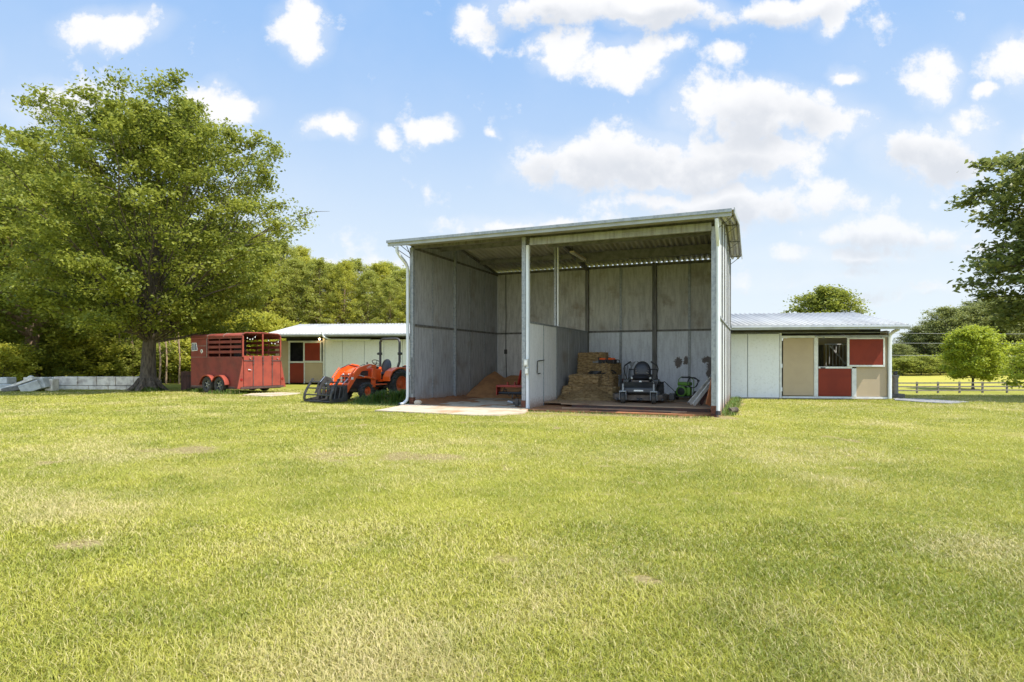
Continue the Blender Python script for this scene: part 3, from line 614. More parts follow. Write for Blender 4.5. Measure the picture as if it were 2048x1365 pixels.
rect(M['gutter'], LB, 'wall_backing', lbx(650), lbx(1040), -.05, 2.5, .025, .05)
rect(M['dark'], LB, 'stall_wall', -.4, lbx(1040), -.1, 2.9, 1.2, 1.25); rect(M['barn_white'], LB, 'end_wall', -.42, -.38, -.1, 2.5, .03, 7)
rect(M['barn_white'], LB, 'back_wall', -.42, lbx(1040), -.1, 2.5, 7, 7.04)
barn_roof(LB, -.55, lbx(1050), -.95, 3.3, 7.6, 2.80, 3.62, -.62, lbx(1050))
MB().tube([(lbx(662), -1.12, 2.92), (lbx(662), -1.12, 2.80), (lbx(664), -1.1, 2.66), (lbx(668), -.9, 2.56), (lbx(670), -.5, 2.52), (lbx(745), -.3, 2.50)], .05, 8).build('drain_pipe', M['white_pipe'], LB, smooth=True)
o = thing('barn_lamp', 'small glowing bulb under the eave of the left barn above its red door', 'lamp', (LB.matrix_basis @ Vector((lbx(643), -.25, 2.56))))
MB().ell((0, 0, 0), (.05, .05, .06)).build('bulb', M['bulb'], o, smooth=True); MB().lathe([(.001, .11), (.05, .10), (.10, .05), (.105, .045)], n=16).build('lamp_shade', M['frame_white'], o, smooth=True)

# ------------------------------------------------------------------ wheels
def wheel(parent, name, c, r, w, rim_r, tyre_m, rim_m, lugs=0, axis='y', side=1, lug_h=.03, spokes=0, yaw=0.):
    w_ = bpy.data.objects.new(name, None); C.objects.link(w_); w_.parent = parent; w_.location = c; w_.rotation_euler = (0, 0, yaw); w_.empty_display_size = .1
    h = w/2; prof = [(rim_r, -h*.75), (r*.86, -h), (r*.96, -h*.85), (r, -h*.5), (r, h*.5), (r*.96, h*.85), (r*.86, h), (rim_r, h*.75), (rim_r*.96, h*.6), (rim_r*.96, -h*.6), (rim_r, -h*.75)]
    mb = MB().lathe(prof, axis='y', n=40)
    if lugs:
        for i in range(lugs):
            for s in (-1, 1):
                t = 2*PI*(i+(.5 if s > 0 else 0))/lugs; P_ = lambda tt, rr, y: (rr*math.cos(tt), y, rr*math.sin(tt))
                mb.bar(P_(t, r+lug_h*.1, s*.02), P_(t+.34*s*side*1*(1 if s > 0 else -1), r*.965, s*h*.98), w*.11, lug_h*2.2, up=P_(t, 1, 0))
    t_ = mb.build('tyre', tyre_m, w_, smooth=True)
    q_ = MB().lathe([(rim_r*1.0, h*.74*side), (rim_r*.93, h*.7*side), (rim_r*.88, h*.25*side), (rim_r*.5, h*.18*side), (rim_r*.40, h*.34*side), (rim_r*.16, h*.40*side), (.001, h*.42*side)], axis='y', n=28)
    rm = q_.build('rim', rim_m, w_, smooth=True)
    mb = MB()
    for i in range(6):
        t = 2*PI*i/6; mb.tube([(rim_r*.32*math.cos(t), h*.36*side, rim_r*.32*math.sin(t)), (rim_r*.32*math.cos(t), h*.46*side, rim_r*.32*math.sin(t))], rim_r*.05, 6)
    if spokes:
        for i in range(spokes):
            t = 2*PI*(i+.5)/spokes; mb.bar((rim_r*.2*math.cos(t), h*.40*side, rim_r*.2*math.sin(t)), (rim_r*.86*math.cos(t), h*.42*side, rim_r*.86*math.sin(t)), rim_r*.16, .02)
    mb.build('hub_bolts' if not spokes else 'spokes', M['chrome'] if rim_m is not M['orange_dull'] else M['orange'], w_)
    return w_

# ------------------------------------------------------------------ red horse trailer
TA = math.atan2(.515, -.857)
T = thing('horse_trailer', 'faded red two-axle slatted horse trailer parked beside the maple tree', 'trailer', (-11.03+.9*.515, 24.12+.9*.857, 0), TA)
L, H0, HW, HT = 3.62, .27, 1.50, 2.34      # length, floor, solid wall top, side top
Wd = .90
for s in (1, -1):
    y = s*Wd
    MB().bb(.0, L, y-.02, y+.02, H0, HW).build('side_panel', M['trailer_red'], T, bevel=.004)
    mb = MB()
    for z in (1.66, 1.87, 2.08): mb.bb(.06, 2.38, y-.015, y+.02, z, z+.115)
    mb.build('slats', M['trailer_red'], T, bevel=.003)
    mb = MB()
    for x in (.03, .82, 1.60, 2.40): mb.bb(x-.03, x+.03, y-.035, y-.016, HW, HT)
    mb.bb(.0, L, y-.025, y+.022, HT-.06, HT); mb.bb(0, 2.4, y-.02, y+.024, HW-.02, HW+.02); mb.build('side_frame', M['trailer_frame'], T)
    # solid nose panel
    mb = MB(); mb.bb(2.41, L, y-.02, y+.02, HW+.01, HT-.07); mb.build('nose_panel', M['trailer_red'], T)
    MB().prism([(2.44, 1.52), (3.05, 1.52), (3.05, 1.98), (2.44, 1.98)], y+s*.021, y+s*.03, 'y').build('hatch', M['trailer_red'], T, bevel=.002)
    if s > 0:
        mb = MB(); mb.bb(2.41, 2.44, y+.021, y+.034, 1.5, 2.3); mb.bb(2.44, 3.05, y+.031, y+.036, 1.98, 2.0); mb.bb(2.41, L, y+.021, y+.03, 1.5, 1.515); mb.build('trim_strip', M['plank'], T)
        w_ = MB().prism([(3.12, 1.80), (3.53, 1.78), (3.53, 2.12), (3.20, 2.12)], y+.021, y+.028, 'y').build('window', M['glass'], T)
        mb = MB(); Q = [(3.12, 1.80), (3.53, 1.78), (3.53, 2.12), (3.20, 2.12)]
        for a, b2 in zip(Q, Q[1:]+Q[:1]): mb.bar((a[0], y+.03, a[1]), (b2[0], y+.03, b2[1]), .015, .022)
        mb.bar((3.36, y+.03, 1.8), (3.36, y+.03, 2.11), .015, .02); mb.build('frame', M['decal'], w_)
        em = MB().lathe([(.001, .035), (.085, .034), (.09, .02)], (2.80, y, 1.76), axis='y', n=24).build('emblem', M['decal'], T)
        mb = MB()
        for dx, dz, dx2, dz2 in ((-.03, -.05, .0, .05), (.0, .05, .03, -.03), (-.05, .01, .04, .03), (-.02, -.03, .05, -.05)): mb.bar((2.80+dx, y+.038, 1.76+dz), (2.80+dx2, y+.038, 1.76+dz2), .005, .012)
        mb.build('emblem_mark', M['primer'], em)
# roof
arc = [(-Wd-.02, HT), (-Wd-.0, HT+.09), (-Wd+.12, HT+.15), (0, HT+.17), (Wd-.12, HT+.15), (Wd, HT+.09), (Wd+.02, HT)]
V = [(x, a, z) for x in (-.02, L+.02) for a, z in arc]
MB().add(V, [(i, i+1, 8+i, 7+i) for i in range(6)]).build('roof', M['trailer_red'], T, smooth=True, solid=.02)
for x in (-.02, 1.25, 2.4):
    MB().tube([(x, a, z+.01) for a, z in arc], .014 if x > 0 else .028, 6).build('roof_bow', M['plank'] if x > 0 else M['trailer_frame'], T, smooth=True)
mb = MB(); mb.bb(L-.02, L+.02, -Wd, Wd, H0, HT+.1); mb.build('front_panel', M['trailer_red'], T)
MB().bb(-.02, L, -Wd, Wd, H0-.02, H0+.04).build('floor', M['plank'], T)
mb = MB()
for s in (1, -1): mb.bb(-.03, L, s*Wd-.04, s*Wd+.03, H0-.09, H0-.02)
for x in (.0, 1.0, 2.0, 3.0, L): mb.bb(x-.03, x+.03, -Wd, Wd, H0-.1, H0-.03)
mb.bar((L, .4, H0-.06), (L+1.1, .04, H0+.05), .07); mb.bar((L, -.4, H0-.06), (L+1.1, -.04, H0+.05), .07); mb.build('chassis', M['primer'], T)
mb = MB().tube([(L+1.0, 0, H0+.6), (L+1.0, 0, .04)], .035, 8); mb.build('jack', M['galv'], T)
MB().prism([(L+.3, H0), (L+.9, H0), (L+.9, H0+.35), (L+.3, H0+.4)], -.2, .2, 'y').build('tool_box', M['block_grey'], T)
# rear: corner posts, ramp gate, wings
for y in (-Wd, -.02, Wd): 
    MB().bb(-.05, .0, y-.03, y+.03, HW, HT+(.13 if abs(y) < .5 else .03)).build('rear_post', M['trailer_bright'], T, bevel=.004)
gs = [-Wd+.01, -.46, -.01, .45, Wd-.01]
for a, b2 in zip(gs[:-1], gs[1:]): MB().bb(-.06, -.03, a+.012, b2-.012, H0+.02, 1.555).build('gate_panel', M['trailer_bright'], T, bevel=.004)
mb = MB()
for y in gs[1:-1]: mb.bb(-.075, -.062, y-.018, y+.018, H0+.02, 1.57)
mb.bb(-.09, -.02, -Wd-.12, Wd+.12, H0-.07, H0+.01)
for y0, y1 in ((.46, Wd-.02), (-Wd+.02, -.47)): mb.bb(-.075, -.061, y0, y1, 1.33, 1.37)
for y in (-.46, -.01, .45):
    for z in (1.20, 1.32, 1.45): mb.bb(-.10, -.06, y-.03, y+.03, z, z+.05)
mb.build('gate_frame', M['primer'], T)
for s in (1, -1):
    MB().prism([(s*(Wd+.0), H0-.06), (s*(Wd+.26), H0-.06), (s*(Wd+.02), 1.36), (s*Wd, 1.36)], -.055, -.02, 'x').build('fender_wing', M['trailer_bright'], T)
    MB().prism([(0, H0-.06), (.5, H0-.06), (0, 1.3)], s*Wd+s*.021, s*Wd+s*.04, 'y').build('side_wing', M['trailer_red'], T)
    l_ = MB().lathe([(.001, -.075), (.055, -.07), (.06, -.056)], (0, s*(Wd+.08), H0+.30), axis='x', n=20).build('tail_lamp', M['taillight'], T, smooth=True)
MB().tube([(-.085, .70, .98), (-.10, .62, .98), (-.10, .56, .96)], .014, 6).build('latch', M['chrome'], T)
MB().lathe([(.001, -.09), (.03, -.085), (.035, -.062)], (0, .66, .98), axis='x', n=12).build('latch_plate', M['chrome'], T)
for y in (.62, -.7): MB().bar((-.08, y-.05, 1.42), (-.09, y+.02, 1.47), .02).build('hook', M['chrome'], T)
MB().bar((.3, .8, 1.95), (1.2, -.6, 1.35), .05).build('divider_bar', M['trailer_frame'], T)
MB().bb(1.9, 1.93, -.6, .0, H0, 2.2).build('divider', M['dark'], T)
# string of light bulbs across the top of the rear opening
sr = MB(); bulbs = []
for y0, y1, z0, z1, sag, nb in ((.78, .30, 2.36, 2.42, .14, 4), (-.20, -.84, 2.33, 2.26, .20, 4)):
    pts = [(-.06, y0+(y1-y0)*t, z0+(z1-z0)*t-sag*4*t*(1-t)) for t in [i/8 for i in range(9)]]; sr.tube(pts, .006, 4); bulbs += [pts[i] for i in (1, 3, 5, 7)]
sw = sr.build('string_lights', M['black'], None, loc=T.location, rot=T.rotation_euler); tag(sw, 'drooping string of pale light bulbs across the open back of the horse trailer', 'string lights')
for p_ in bulbs: MB().ell((p_[0], p_[1], p_[2]-.025), (.018, .018, .03), 8, 6).build('bulb', M['decal'], sw, smooth=True)
# tandem fender and wheels
for s in (1, -1):
    prof = []
    for t in np.linspace(.02, PI-.42, 12): prof.append((1.68+.43+.47*math.cos(t), .32+.43*math.sin(t)))
    prof.append((1.68, .55))
    for t in np.linspace(.42, PI*.98, 12): prof.append((1.68-.43+.47*math.cos(t), .32+.43*math.sin(t)))
    prof = sorted(prof, key=lambda p: 0) 
    V = [(x, s*(Wd+.02), z) for x, z in prof]+[(x, s*(Wd+.27), z) for x, z in prof]+[(x, s*(Wd+.27), z-.05) for x, z in prof]; N = len(prof)
    MB().add(V, [(i, i+1, N+i+1, N+i) for i in range(N-1)]+[(N+i, N+i+1, 2*N+i+1, 2*N+i) for i in range(N-1)]).build('fender', M['trailer_bright'] if s > 0 else M['trailer_red'], T, smooth=True, solid=.012)
    for x in (1.68-.43, 1.68+.43):
        wheel(T, 'wheel', (x, s*(Wd+.14), .335), .335, .22, .20, M['tyre'], M['black'], side=s, spokes=5)

# ------------------------------------------------------------------ orange compact tractor with grapple loader
A = math.atan2(-.866, -.5)
K = thing('tractor', 'orange compact tractor with roll bar and black front grapple, beside the tall shed', 'tractor', (-4.60, 21.80, 0), A)
for s in (1, -1):
    wheel(K, 'rear_wheel', (0, s*.56, .50), .50, .32, .30, M['tyre'], M['orange_dull'], lugs=15, side=s, lug_h=.045)
    wheel(K, 'front_wheel', (1.62, s*.48, .30), .295, .20, .165, M['tyre'], M['orange_dull'], lugs=13, side=s, lug_h=.032, yaw=.12)
    prof = [(x, z) for x, z in [(.60, .62), (.60, .78), (.46, .98), (.25, 1.08), (0, 1.12), (-.28, 1.10), (-.50, 1.02)]]
    inn = [(-.47, .97), (-.26, 1.05), (0, 1.07), (.22, 1.03), (.42, .93), (.54, .76), (.54, .62)]
    MB().prism(prof+inn, s*.34, s*.66, 'y').build('rear_fender', M['orange'], K, bevel=.012)
    MB().prism([(.58, .62), (.46, .95), (0, 1.09), (-.45, 1.02), (-.45, .7), (0, .55)], s*.33, s*.345, 'y').build('fender_side', M['orange'], K)
    l_ = MB().bb(-.62, -.42, s*.40, s*.66, .93, 1.05).build('lamp_housing', M['orange_dull'], K, bevel=.02); MB().bb(-.635, -.621, s*.43, s*.63, .95, 1.03).build('tail_lamp', M['taillight'], l_)
    # steps
    MB().bb(.62, 1.08, s*.30, s*.58, .50, .535).build('floor_plate', M['orange_dull'], K, bevel=.01)
# bonnet (side profile, rounded nose), body under
hood = [(.92, .78), (.92, 1.17), (1.30, 1.15), (1.70, 1.06), (1.88, .97), (1.93, .80), (1.93, .74)]
hb = MB()
secs = [(.92, .26, .74, 1.17), (1.25, .26, .74, 1.155), (1.6, .25, .74, 1.09), (1.82, .235, .76, 1.01), (1.93, .20, .80, .93)]
for x, w, z0, z1 in secs:
    hb.v += [(x, -w, z0), (x, -w, z1-.10), (x, -w*.72, z1-.02), (x, 0, z1), (x, w*.72, z1-.02), (x, w, z1-.10), (x, w, z0)]
for i in range(len(secs)-1):
    for k in range(6): hb.f.append((i*7+k, i*7+k+1, (i+1)*7+k+1, (i+1)*7+k))
hb.f += [(0, 1, 2, 3, 4, 5, 6), tuple((len(secs)-1)*7+k for k in reversed(range(7)))]
hd = hb.build('bonnet', M['orange'], K, smooth=True)
MB().bb(1.80, 1.945, -.17, .17, .60, .86).build('grille', M['black'], K, bevel=.015)
for s in (1, -1):
    MB().ell((1.90, s*.13, .885), (.05, .07, .035), 12, 8).build('headlight', M['lens'], hd, smooth=True)
    MB().bb(1.2, 1.55, s*.252, s*.262, .82, 1.0).build('side_grille', M['steel_dark'], hd)
# guard in front of the nose
mb = MB()
for y in (-.22, .22, 0): mb.tube([(1.99, y, .52), (1.99, y, .96)], .014, 6)
for z in (.56, .70, .82, .96): mb.tube([(1.99, -.22, z), (1.99, .22, z)], .014, 6)
mb.build('brush_guard', M['orange'], K)
mb = MB(); mb.bb(.2, 1.95, -.16, .16, .40, .74); mb.bb(-.25, .35, -.32, .32, .38, .72); mb.tube([(1.47, -.4, .30), (1.47, .4, .30)], .06); mb.bb(1.35, 1.6, -.14, .14, .28, .45); mb.build('chassis', M['steel_dark'], K, bevel=.01)
MB().bb(-.3, .66, -.33, .33, .60, .68).build('platform', M['orange'], K)
MB().bb(.55, .95, -.24, .24, .66, 1.06).build('dashboard', M['orange'], K, bevel=.03)
MB().bb(.62, .90, -.2, .2, 1.06, 1.15).build('instrument_cowl', M['black'], K, bevel=.03)
mb = MB(); mb.tube([(.72, 0, 1.1), (.55, 0, 1.26)], .018)
cx, cz = .54, 1.28; pts = [(cx+.09*math.cos(t)*1.1, .19*math.sin(t), cz+.10*math.cos(t)) for t in np.linspace(0, 2*PI, 25)]; mb.tube(pts, .014, 6, caps=False)
for t in (0.5, 2.6, 4.6): mb.tube([(cx, 0, cz-.01), (cx+.09*math.cos(t)*1.1, .19*math.sin(t), cz+.10*math.cos(t))], .010, 5)
mb.build('steering_wheel', M['black'], K, smooth=True)
mb = MB().tube([(.7, -.28, .9), (.66, -.34, 1.22)], .012); mb.ell((.655, -.345, 1.25), (.03, .03, .06)); mb.build('lever', M['black'], K, smooth=True)
# seat
mb = MB().ell((.30, 0, .88), (.24, .24, .075), 16, 8); mb.build('seat', M['black_vinyl'], K, smooth=True)
mb = MB(); q_ = MB().ell((0, 0, 0), (.065, .235, .29), 18, 12); mb.add(q_.v, q_.f, Matrix.Translation((.07, 0, 1.13)) @ Euler((0, -.18, 0)).to_matrix().to_4x4()); mb.build('backrest', M['black_vinyl'], K, smooth=True)
MB().bb(.14, .42, -.14, .14, .68, .84).build('seat_base', M['black'], K)
# folding roll bar
rb = [(-.06, .40, .72), (-.06, .42, 1.08), (-.12, .47, 1.32), (-.12, .47, 2.04), (-.12, .43, 2.12), (-.12, .35, 2.16)]
mb = MB().tube(rb+[(x, -y, z) for x, y, z in reversed(rb)], .045, 8); mb.build('roll_bar', M['steel_dark'], K, smooth=True)
for s in (1, -1):
    h_ = MB().bb(-.18, -.06, s*.47-.05, s*.47+.05, 1.56, 1.66).build('hinge', M['black'], K, bevel=.01); MB().lathe([(.04, -.06), (.045, -.03), (.045, .03), (.001, .06)], (-.12, s*.54, 1.61), axis='y', n=14).build('work_lamp', M['black'], h_, smooth=True)
MB().bb(-.5, -.3, .42, .6, 1.10, 1.15).build('armrest', M['black'], K, bevel=.01)
MB().bb(-.6, -.46, .35, .45, 1.05, 1.18).build('reflector', M['orange_dull'], K, bevel=.01)
# three point hitch
mb = MB(); mb.bar((-.2, .25, .45), (-.75, .3, .35), .05); mb.bar((-.2, -.25, .45), (-.75, -.3, .35), .05); mb.bar((-.3, 0, .8), (-.75, 0, .7), .04); mb.build('hitch', M['steel_dark'], K)
# loader
for s in (1, -1):
    y = s*.40
    mb = MB(); mb.prism([(1.02, .42), (1.20, .42), (1.16, 1.0), (1.10, 1.18), (.98, 1.18), (1.0, .9)], y-.03, y+.03, 'y'); mb.build('loader_post', M['orange'], K, bevel=.008)
    armp = [(1.02, 1.20), (1.30, 1.24), (1.75, 1.12), (1.98, .92), (2.42, .30), (2.36, .24), (2.26, .28), (1.86, .80), (1.66, .98), (1.28, 1.10), (1.02, 1.10)]
    MB().prism(armp, y-.035, y+.035, 'y').build('loader_arm', M['orange'], K, bevel=.01)
    c_ = MB().tube([(1.10, y+s*.06, .72), (1.55, y+s*.06, .80)], .035, 8).build('lift_cylinder', M['orange'], K, smooth=True); MB().tube([(1.55, y+s*.06, .80), (1.80, y+s*.06, .86)], .018, 8).build('rod', M['chrome'], c_, smooth=True)
    c_ = MB().tube([(1.88, y-s*.02, 1.10), (2.18, y-s*.02, .76)], .03, 8).build('curl_cylinder', M['orange'], K, smooth=True); MB().tube([(2.18, y-s*.02, .76), (2.44, y-s*.02, .56)], .016, 8).build('rod', M['chrome'], c_, smooth=True)
    MB().tube([(1.1, y-s*.05, 1.14), (1.5, y-s*.05, 1.22), (1.9, y-s*.05, 1.08), (2.15, y-s*.06, .8), (2.3, y*.5, .5)], .012, 5).build('hose', M['black'], K, smooth=True)
    MB().bb(2.02, 2.12, y+s*.036, y+s*.040, .72, .80).build('warning_decal', M['decal'], K)
MB().tube([(2.12, -.40, .56), (2.12, .40, .56)], .04, 8).build('torque_tube', M['orange'], K)
# model lettering on the loader arm
def text(s, size, m_, parent, loc, rot, ext=.002):
    cu = bpy.data.curves.new('lettering', 'FONT'); cu.body = s; cu.size = size; cu.extrude = ext; cu.align_x = 'CENTER'; cu.align_y = 'CENTER'
    o = bpy.data.objects.new('lettering', cu); dg = bpy.context.evaluated_depsgraph_get(); C.objects.link(o); dg.update()
    me = bpy.data.meshes.new_from_object(o.evaluated_get(dg)); bpy.data.objects.remove(o); o = bpy.data.objects.new('lettering', me); C.objects.link(o); me.materials.clear(); me.materials.append(m_)
    o.parent = parent; o.location = loc; o.rotation_euler = rot; return o
text('L2501', .085, M['decal'], K, (1.42, .438, 1.135), (PI/2, R(-14), PI))
# grapple
for s in (1, -1):
    y = s*.60; mb = MB()
    cur = [(3.06, .03), (3.10, .14), (3.07, .30), (2.97, .48), (2.84, .64), (2.76, .76)]
    for a, b2 in zip(cur[:-1], cur[1:]): mb.bar((a[0], y, a[1]), (b2[0], y, b2[1]), .035, .085, up=(0, 1, 0))
    mb.prism([(2.42, .02), (3.04, .02), (3.05, .10), (2.62, .16), (2.56, .50), (2.44, .56)], y-.012, y+.012, 'y')
    mb.build('grapple_side', M['steel_dark'], K)
mb = MB()
for z, x in ((.04, 3.06), (.25, 3.07), (.46, 2.98), (.66, 2.84)): mb.tube([(x, -.60, z), (x, .60, z)], .027, 6)
mb.build('grapple_bars', M['steel_dark'], K)
for y in (-.40, -.20, 0, .20, .40): MB().prism([(2.44, .0), (3.04, .0), (3.06, .06), (2.60, .10), (2.52, .50), (2.44, .50)], y-.025, y+.025, 'y').build('grapple_tine', M['steel_dark'], K)
for y in (-.07, .07): MB().prism([(2.50, .60), (2.62, .78), (2.80, .84), (3.00, .62), (3.14, .30), (3.08, .30), (2.92, .58), (2.78, .72), (2.62, .66)], y-.014, y+.014, 'y').build('grapple_lid', M['steel_dark'], K)
mb = MB(); mb.bb(2.40, 2.46, -.57, .57, .04, .12); mb.bb(2.40, 2.46, -.57, .57, .46, .54); mb.bb(2.40, 2.45, -.2, .2, .1, .5); mb.build('grapple_back', M['steel_dark'], K)
c_ = MB().tube([(2.5, 0, .62), (2.8, 0, .84)], .022, 8).build('grapple_cylinder', M['black'], K); MB().tube([(2.8, 0, .84), (2.98, 0, .66)], .014, 8).build('rod', M['chrome'], c_)

for ch in K.children:
    if not ch.name.startswith(('rear_wheel', 'front_wheel', 'seat', 'backrest', 'roll_bar', 'hinge')): ch.scale = (1.07, 1, 1)
# ------------------------------------------------------------------ right bay: timber floor and what stands on it
FL = .13
df = thing('timber_floor', 'weathered plank floor of the right bay of the shed', 'floor', SW(0, 0, 0), -TH); df['kind'] = 'structure'
del df['label']; del df['category']
for k in range(16):
    v = .55+k*.36; jx = random.uniform(-.04, .03)
    MB().bb((5.4 if k == 0 else 4.5 if k == 1 else 3.85)+jx, 8.64, v+.006, v+.354, FL-.045+random.uniform(-.004, .004), FL+random.uniform(-.004, .004)).build('floor_plank', M['wood_floor'], df, bevel=.003)
MB().bb(4.9, 8.6, .535, .548, .0, FL-.02).build('rim_joist', M['rustwood'], df)
b1 = MB().prism([(0, 0), (3.3, -.16), (3.32, -.02), (1.6, .16), (.02, .12)], 0, .035, 'z').build('old_board', M['wood_floor'], None, loc=SW(4.75, .12, .03), rot=(0, 0, -TH)); tag(b1, 'rotting brown board lying on the dirt in front of the right bay floor', 'board')
b1 = MB().prism([(0, 0), (2.1, -.05), (2.1, .10), (0, .09)], 0, .03, 'z').build('old_board', M['rustwood'], None, loc=SW(5.6, -.12, .02), rot=(0, 0, -TH+.02)); tag(b1, 'dark thin board half sunk in the grass before the right bay', 'board')

# hay: every bale is one thing; the strings are parts
def bale(loc, rz, lab, d=(.95, .48, .40), seed=0, tilt=(0, 0)):
    r = random.Random(seed); me = bpy.data.meshes.new('hay_bale'); bm = bmesh.new(); bmesh.ops.create_cube(bm, size=1)
    bmesh.ops.subdivide_edges(bm, edges=bm.edges, cuts=11, use_grid_fill=True)
    for v in bm.verts:
        p = v.co; p.x *= d[0]; p.y *= d[1]; p.z *= d[2]
        k = .034; v.co += Vector((r.uniform(-k, k), r.uniform(-k, k), r.uniform(-k, k)))
        # strings nip the bale
        for s in (-1, 1):
            if abs(p.y-s*d[1]*.22) < .035: v.co.z *= .97
        if abs(p.x) > d[0]*.47 and abs(p.z) > d[2]*.45: v.co *= .96
    # loose stalks standing out of the faces
    for _ in range(700):
        ax = r.choice((0, 1, 2)); s = r.choice((-1, 1)); q = [r.uniform(-.5, .5)*d[0], r.uniform(-.5, .5)*d[1], r.uniform(-.5, .5)*d[2]]; q[ax] = s*d[ax]*.49
        a = Vector(q); t = Vector((r.gauss(0, 1), r.gauss(0, 1), r.gauss(0, 1))); t[ax] = abs(t[ax])*s*.5; t.normalize(); w = Vector((r.gauss(0, 1), r.gauss(0, 1), r.gauss(0, 1))).cross(t).normalized()*.006
        b = a+t*r.uniform(.05, .15); vs_ = [bm.verts.new(x) for x in (a-w, a+w, b)]; bm.faces.new(vs_)
    bm.to_mesh(me); bm.free(); root = thing('hay_bale', lab, 'hay bale', loc, rz, 'hay bales stacked in the right bay'); root.rotation_euler = (tilt[0], tilt[1], rz)
    link('bale_body', me, M['hay'], root)
    for s in (-1, 1):
        y = s*d[1]*.22; X, Z = d[0]/2+.004, d[2]/2*.985; MB().tube([(-X, y, -Z), (X, y, -Z), (X, y, Z), (-X, y, Z), (-X, y, -Z)], .004, 4).build('twine', M['plank'], root)
    return root
z0 = FL+.185
BL = [(4.35, 3.05, 0, .06, 'front hay bale on the floor nearest the partition, bottom of the pile'), (5.12, 3.25, 0, -.12, 'front right hay bale on the floor, bottom of the pile'),
 (4.45, 3.60, 0, .1, 'hay bale on the floor just behind the front left one'), (5.14, 3.85, 0, 1.5, 'hay bale on the floor under the end carrying the saws'), (4.55, 4.2, 0, .0, 'rearmost low hay bale against the partition, on the floor'), (4.6, 4.8, 0, .03, 'hay bale at the back end of the floor row'),
 (4.50, 3.30, 1, -.04, 'second-layer hay bale at the front left of the pile'), (4.5, 3.85, 1, .05, 'second-layer hay bale behind the front one, next to the partition'), (5.12, 3.95, 1, 1.55, 'second-layer hay bale at the right end beside the leaning posts'), (4.6, 5.0, 1, .06, 'second-layer hay bale at the rear'), (4.5, 4.5, 1, 0, 'second-layer hay bale under the tall stack'),
 (4.50, 4.40, 2, .03, 'third-layer hay bale in the tall narrow stack'), (5.10, 4.15, 2, 1.5, 'third-layer hay bale that carries the orange chainsaws'),
 (4.48, 4.45, 3, -.05, 'topmost hay bale of the tall narrow stack')]
for i, (u, v, lv, rz, lab) in enumerate(BL):
    bale(SW(u, v, z0+.37*lv), -TH+rz+random.uniform(-.13, .13), lab, seed=i, tilt=(random.uniform(-.05, .05), random.uniform(-.05, .05)), d=(.95, .50, .375))
# loose hay around the foot: stuff
V = []; 
for _ in range(6500):
    t = rng.random(); u = 4.65+rng.normal()*.52; v = 3.0+rng.normal()*.42 if t < .6 else rng.uniform(.2, 3.2); zz = FL+.0+max(0, .30-.42*max(0, 2.95-v)-abs(u-4.7)*.25)*rng.random()
    if u < 3.95: u = 3.95+rng.random()*.3
    if t > .9: u = rng.uniform(4, 6.4); zz = FL+.005; v = rng.uniform(.6, 3)
    if v < .62: zz = .035
    p = SW(u, v, zz); a = rng.random()*2*PI; l = .03+.05*rng.random(); dz = rng.normal()*.02; w = .004
    dx, dy = math.cos(a)*l, math.sin(a)*l; V += [(p.x-dy/l*w, p.y+dx/l*w, p.z), (p.x+dy/l*w, p.y-dx/l*w, p.z), (p.x+dx, p.y+dy, p.z+abs(dz)+.005)]
me = npmesh('loose_hay', V, np.arange(len(V)), np.full(len(V)//3, 3)); o = link('loose_hay', me, M['hay']); tag(o, kind='stuff')
# broken hay slumped against the front of the pile
gx3, gy3 = np.meshgrid(np.linspace(0, 1.95, 46), np.linspace(0, 1.5, 36))
h3 = np.clip(.52-np.hypot((gx3-.85)/1.25, (gy3-1.15)/1.15)*.56, -.05, 9)+(fbm(gx3, gy3, .35)-.5)*.16+(rng.random(gx3.shape)-.5)*.03
id3 = np.arange(46*36).reshape(36, 46); f3 = np.stack([id3[:-1, :-1], id3[:-1, 1:], id3[1:, 1:], id3[1:, :-1]], -1).reshape(-1)
me = npmesh('hay_heap', [tuple(SW(3.86+a, 2.0+b2, FL-.03+c)) for a, b2, c in zip(gx3.ravel(), gy3.ravel(), h3.ravel())], f3, np.full(len(f3)//4, 4)); o = link('hay_heap', me, M['hay']); tag(o, kind='stuff')
V = []
for _ in range(5200):
    a = rng.random()*1.9; b2 = .25+rng.random()*1.2; i_, j_ = int(b2/1.5*35), int(a/1.95*45); p = SW(3.86+a, 2.0+b2, FL-.02+max(0, h3[i_, j_])); t = rng.normal(size=3); t[2] = abs(t[2])*.6; t /= np.linalg.norm(t); L_ = .05+.10*rng.random(); w_ = np.cross(t, rng.normal(size=3)); w_ = w_/np.linalg.norm(w_)*.005; p = np.array(p)
    V += [tuple(p-w_), tuple(p+w_), tuple(p+t*L_)]
me = npmesh('hay_stalks', V, np.arange(len(V)), np.full(len(V)//3, 3)); o = link('hay_stalks', me, M['hay']); tag(o, kind='stuff')
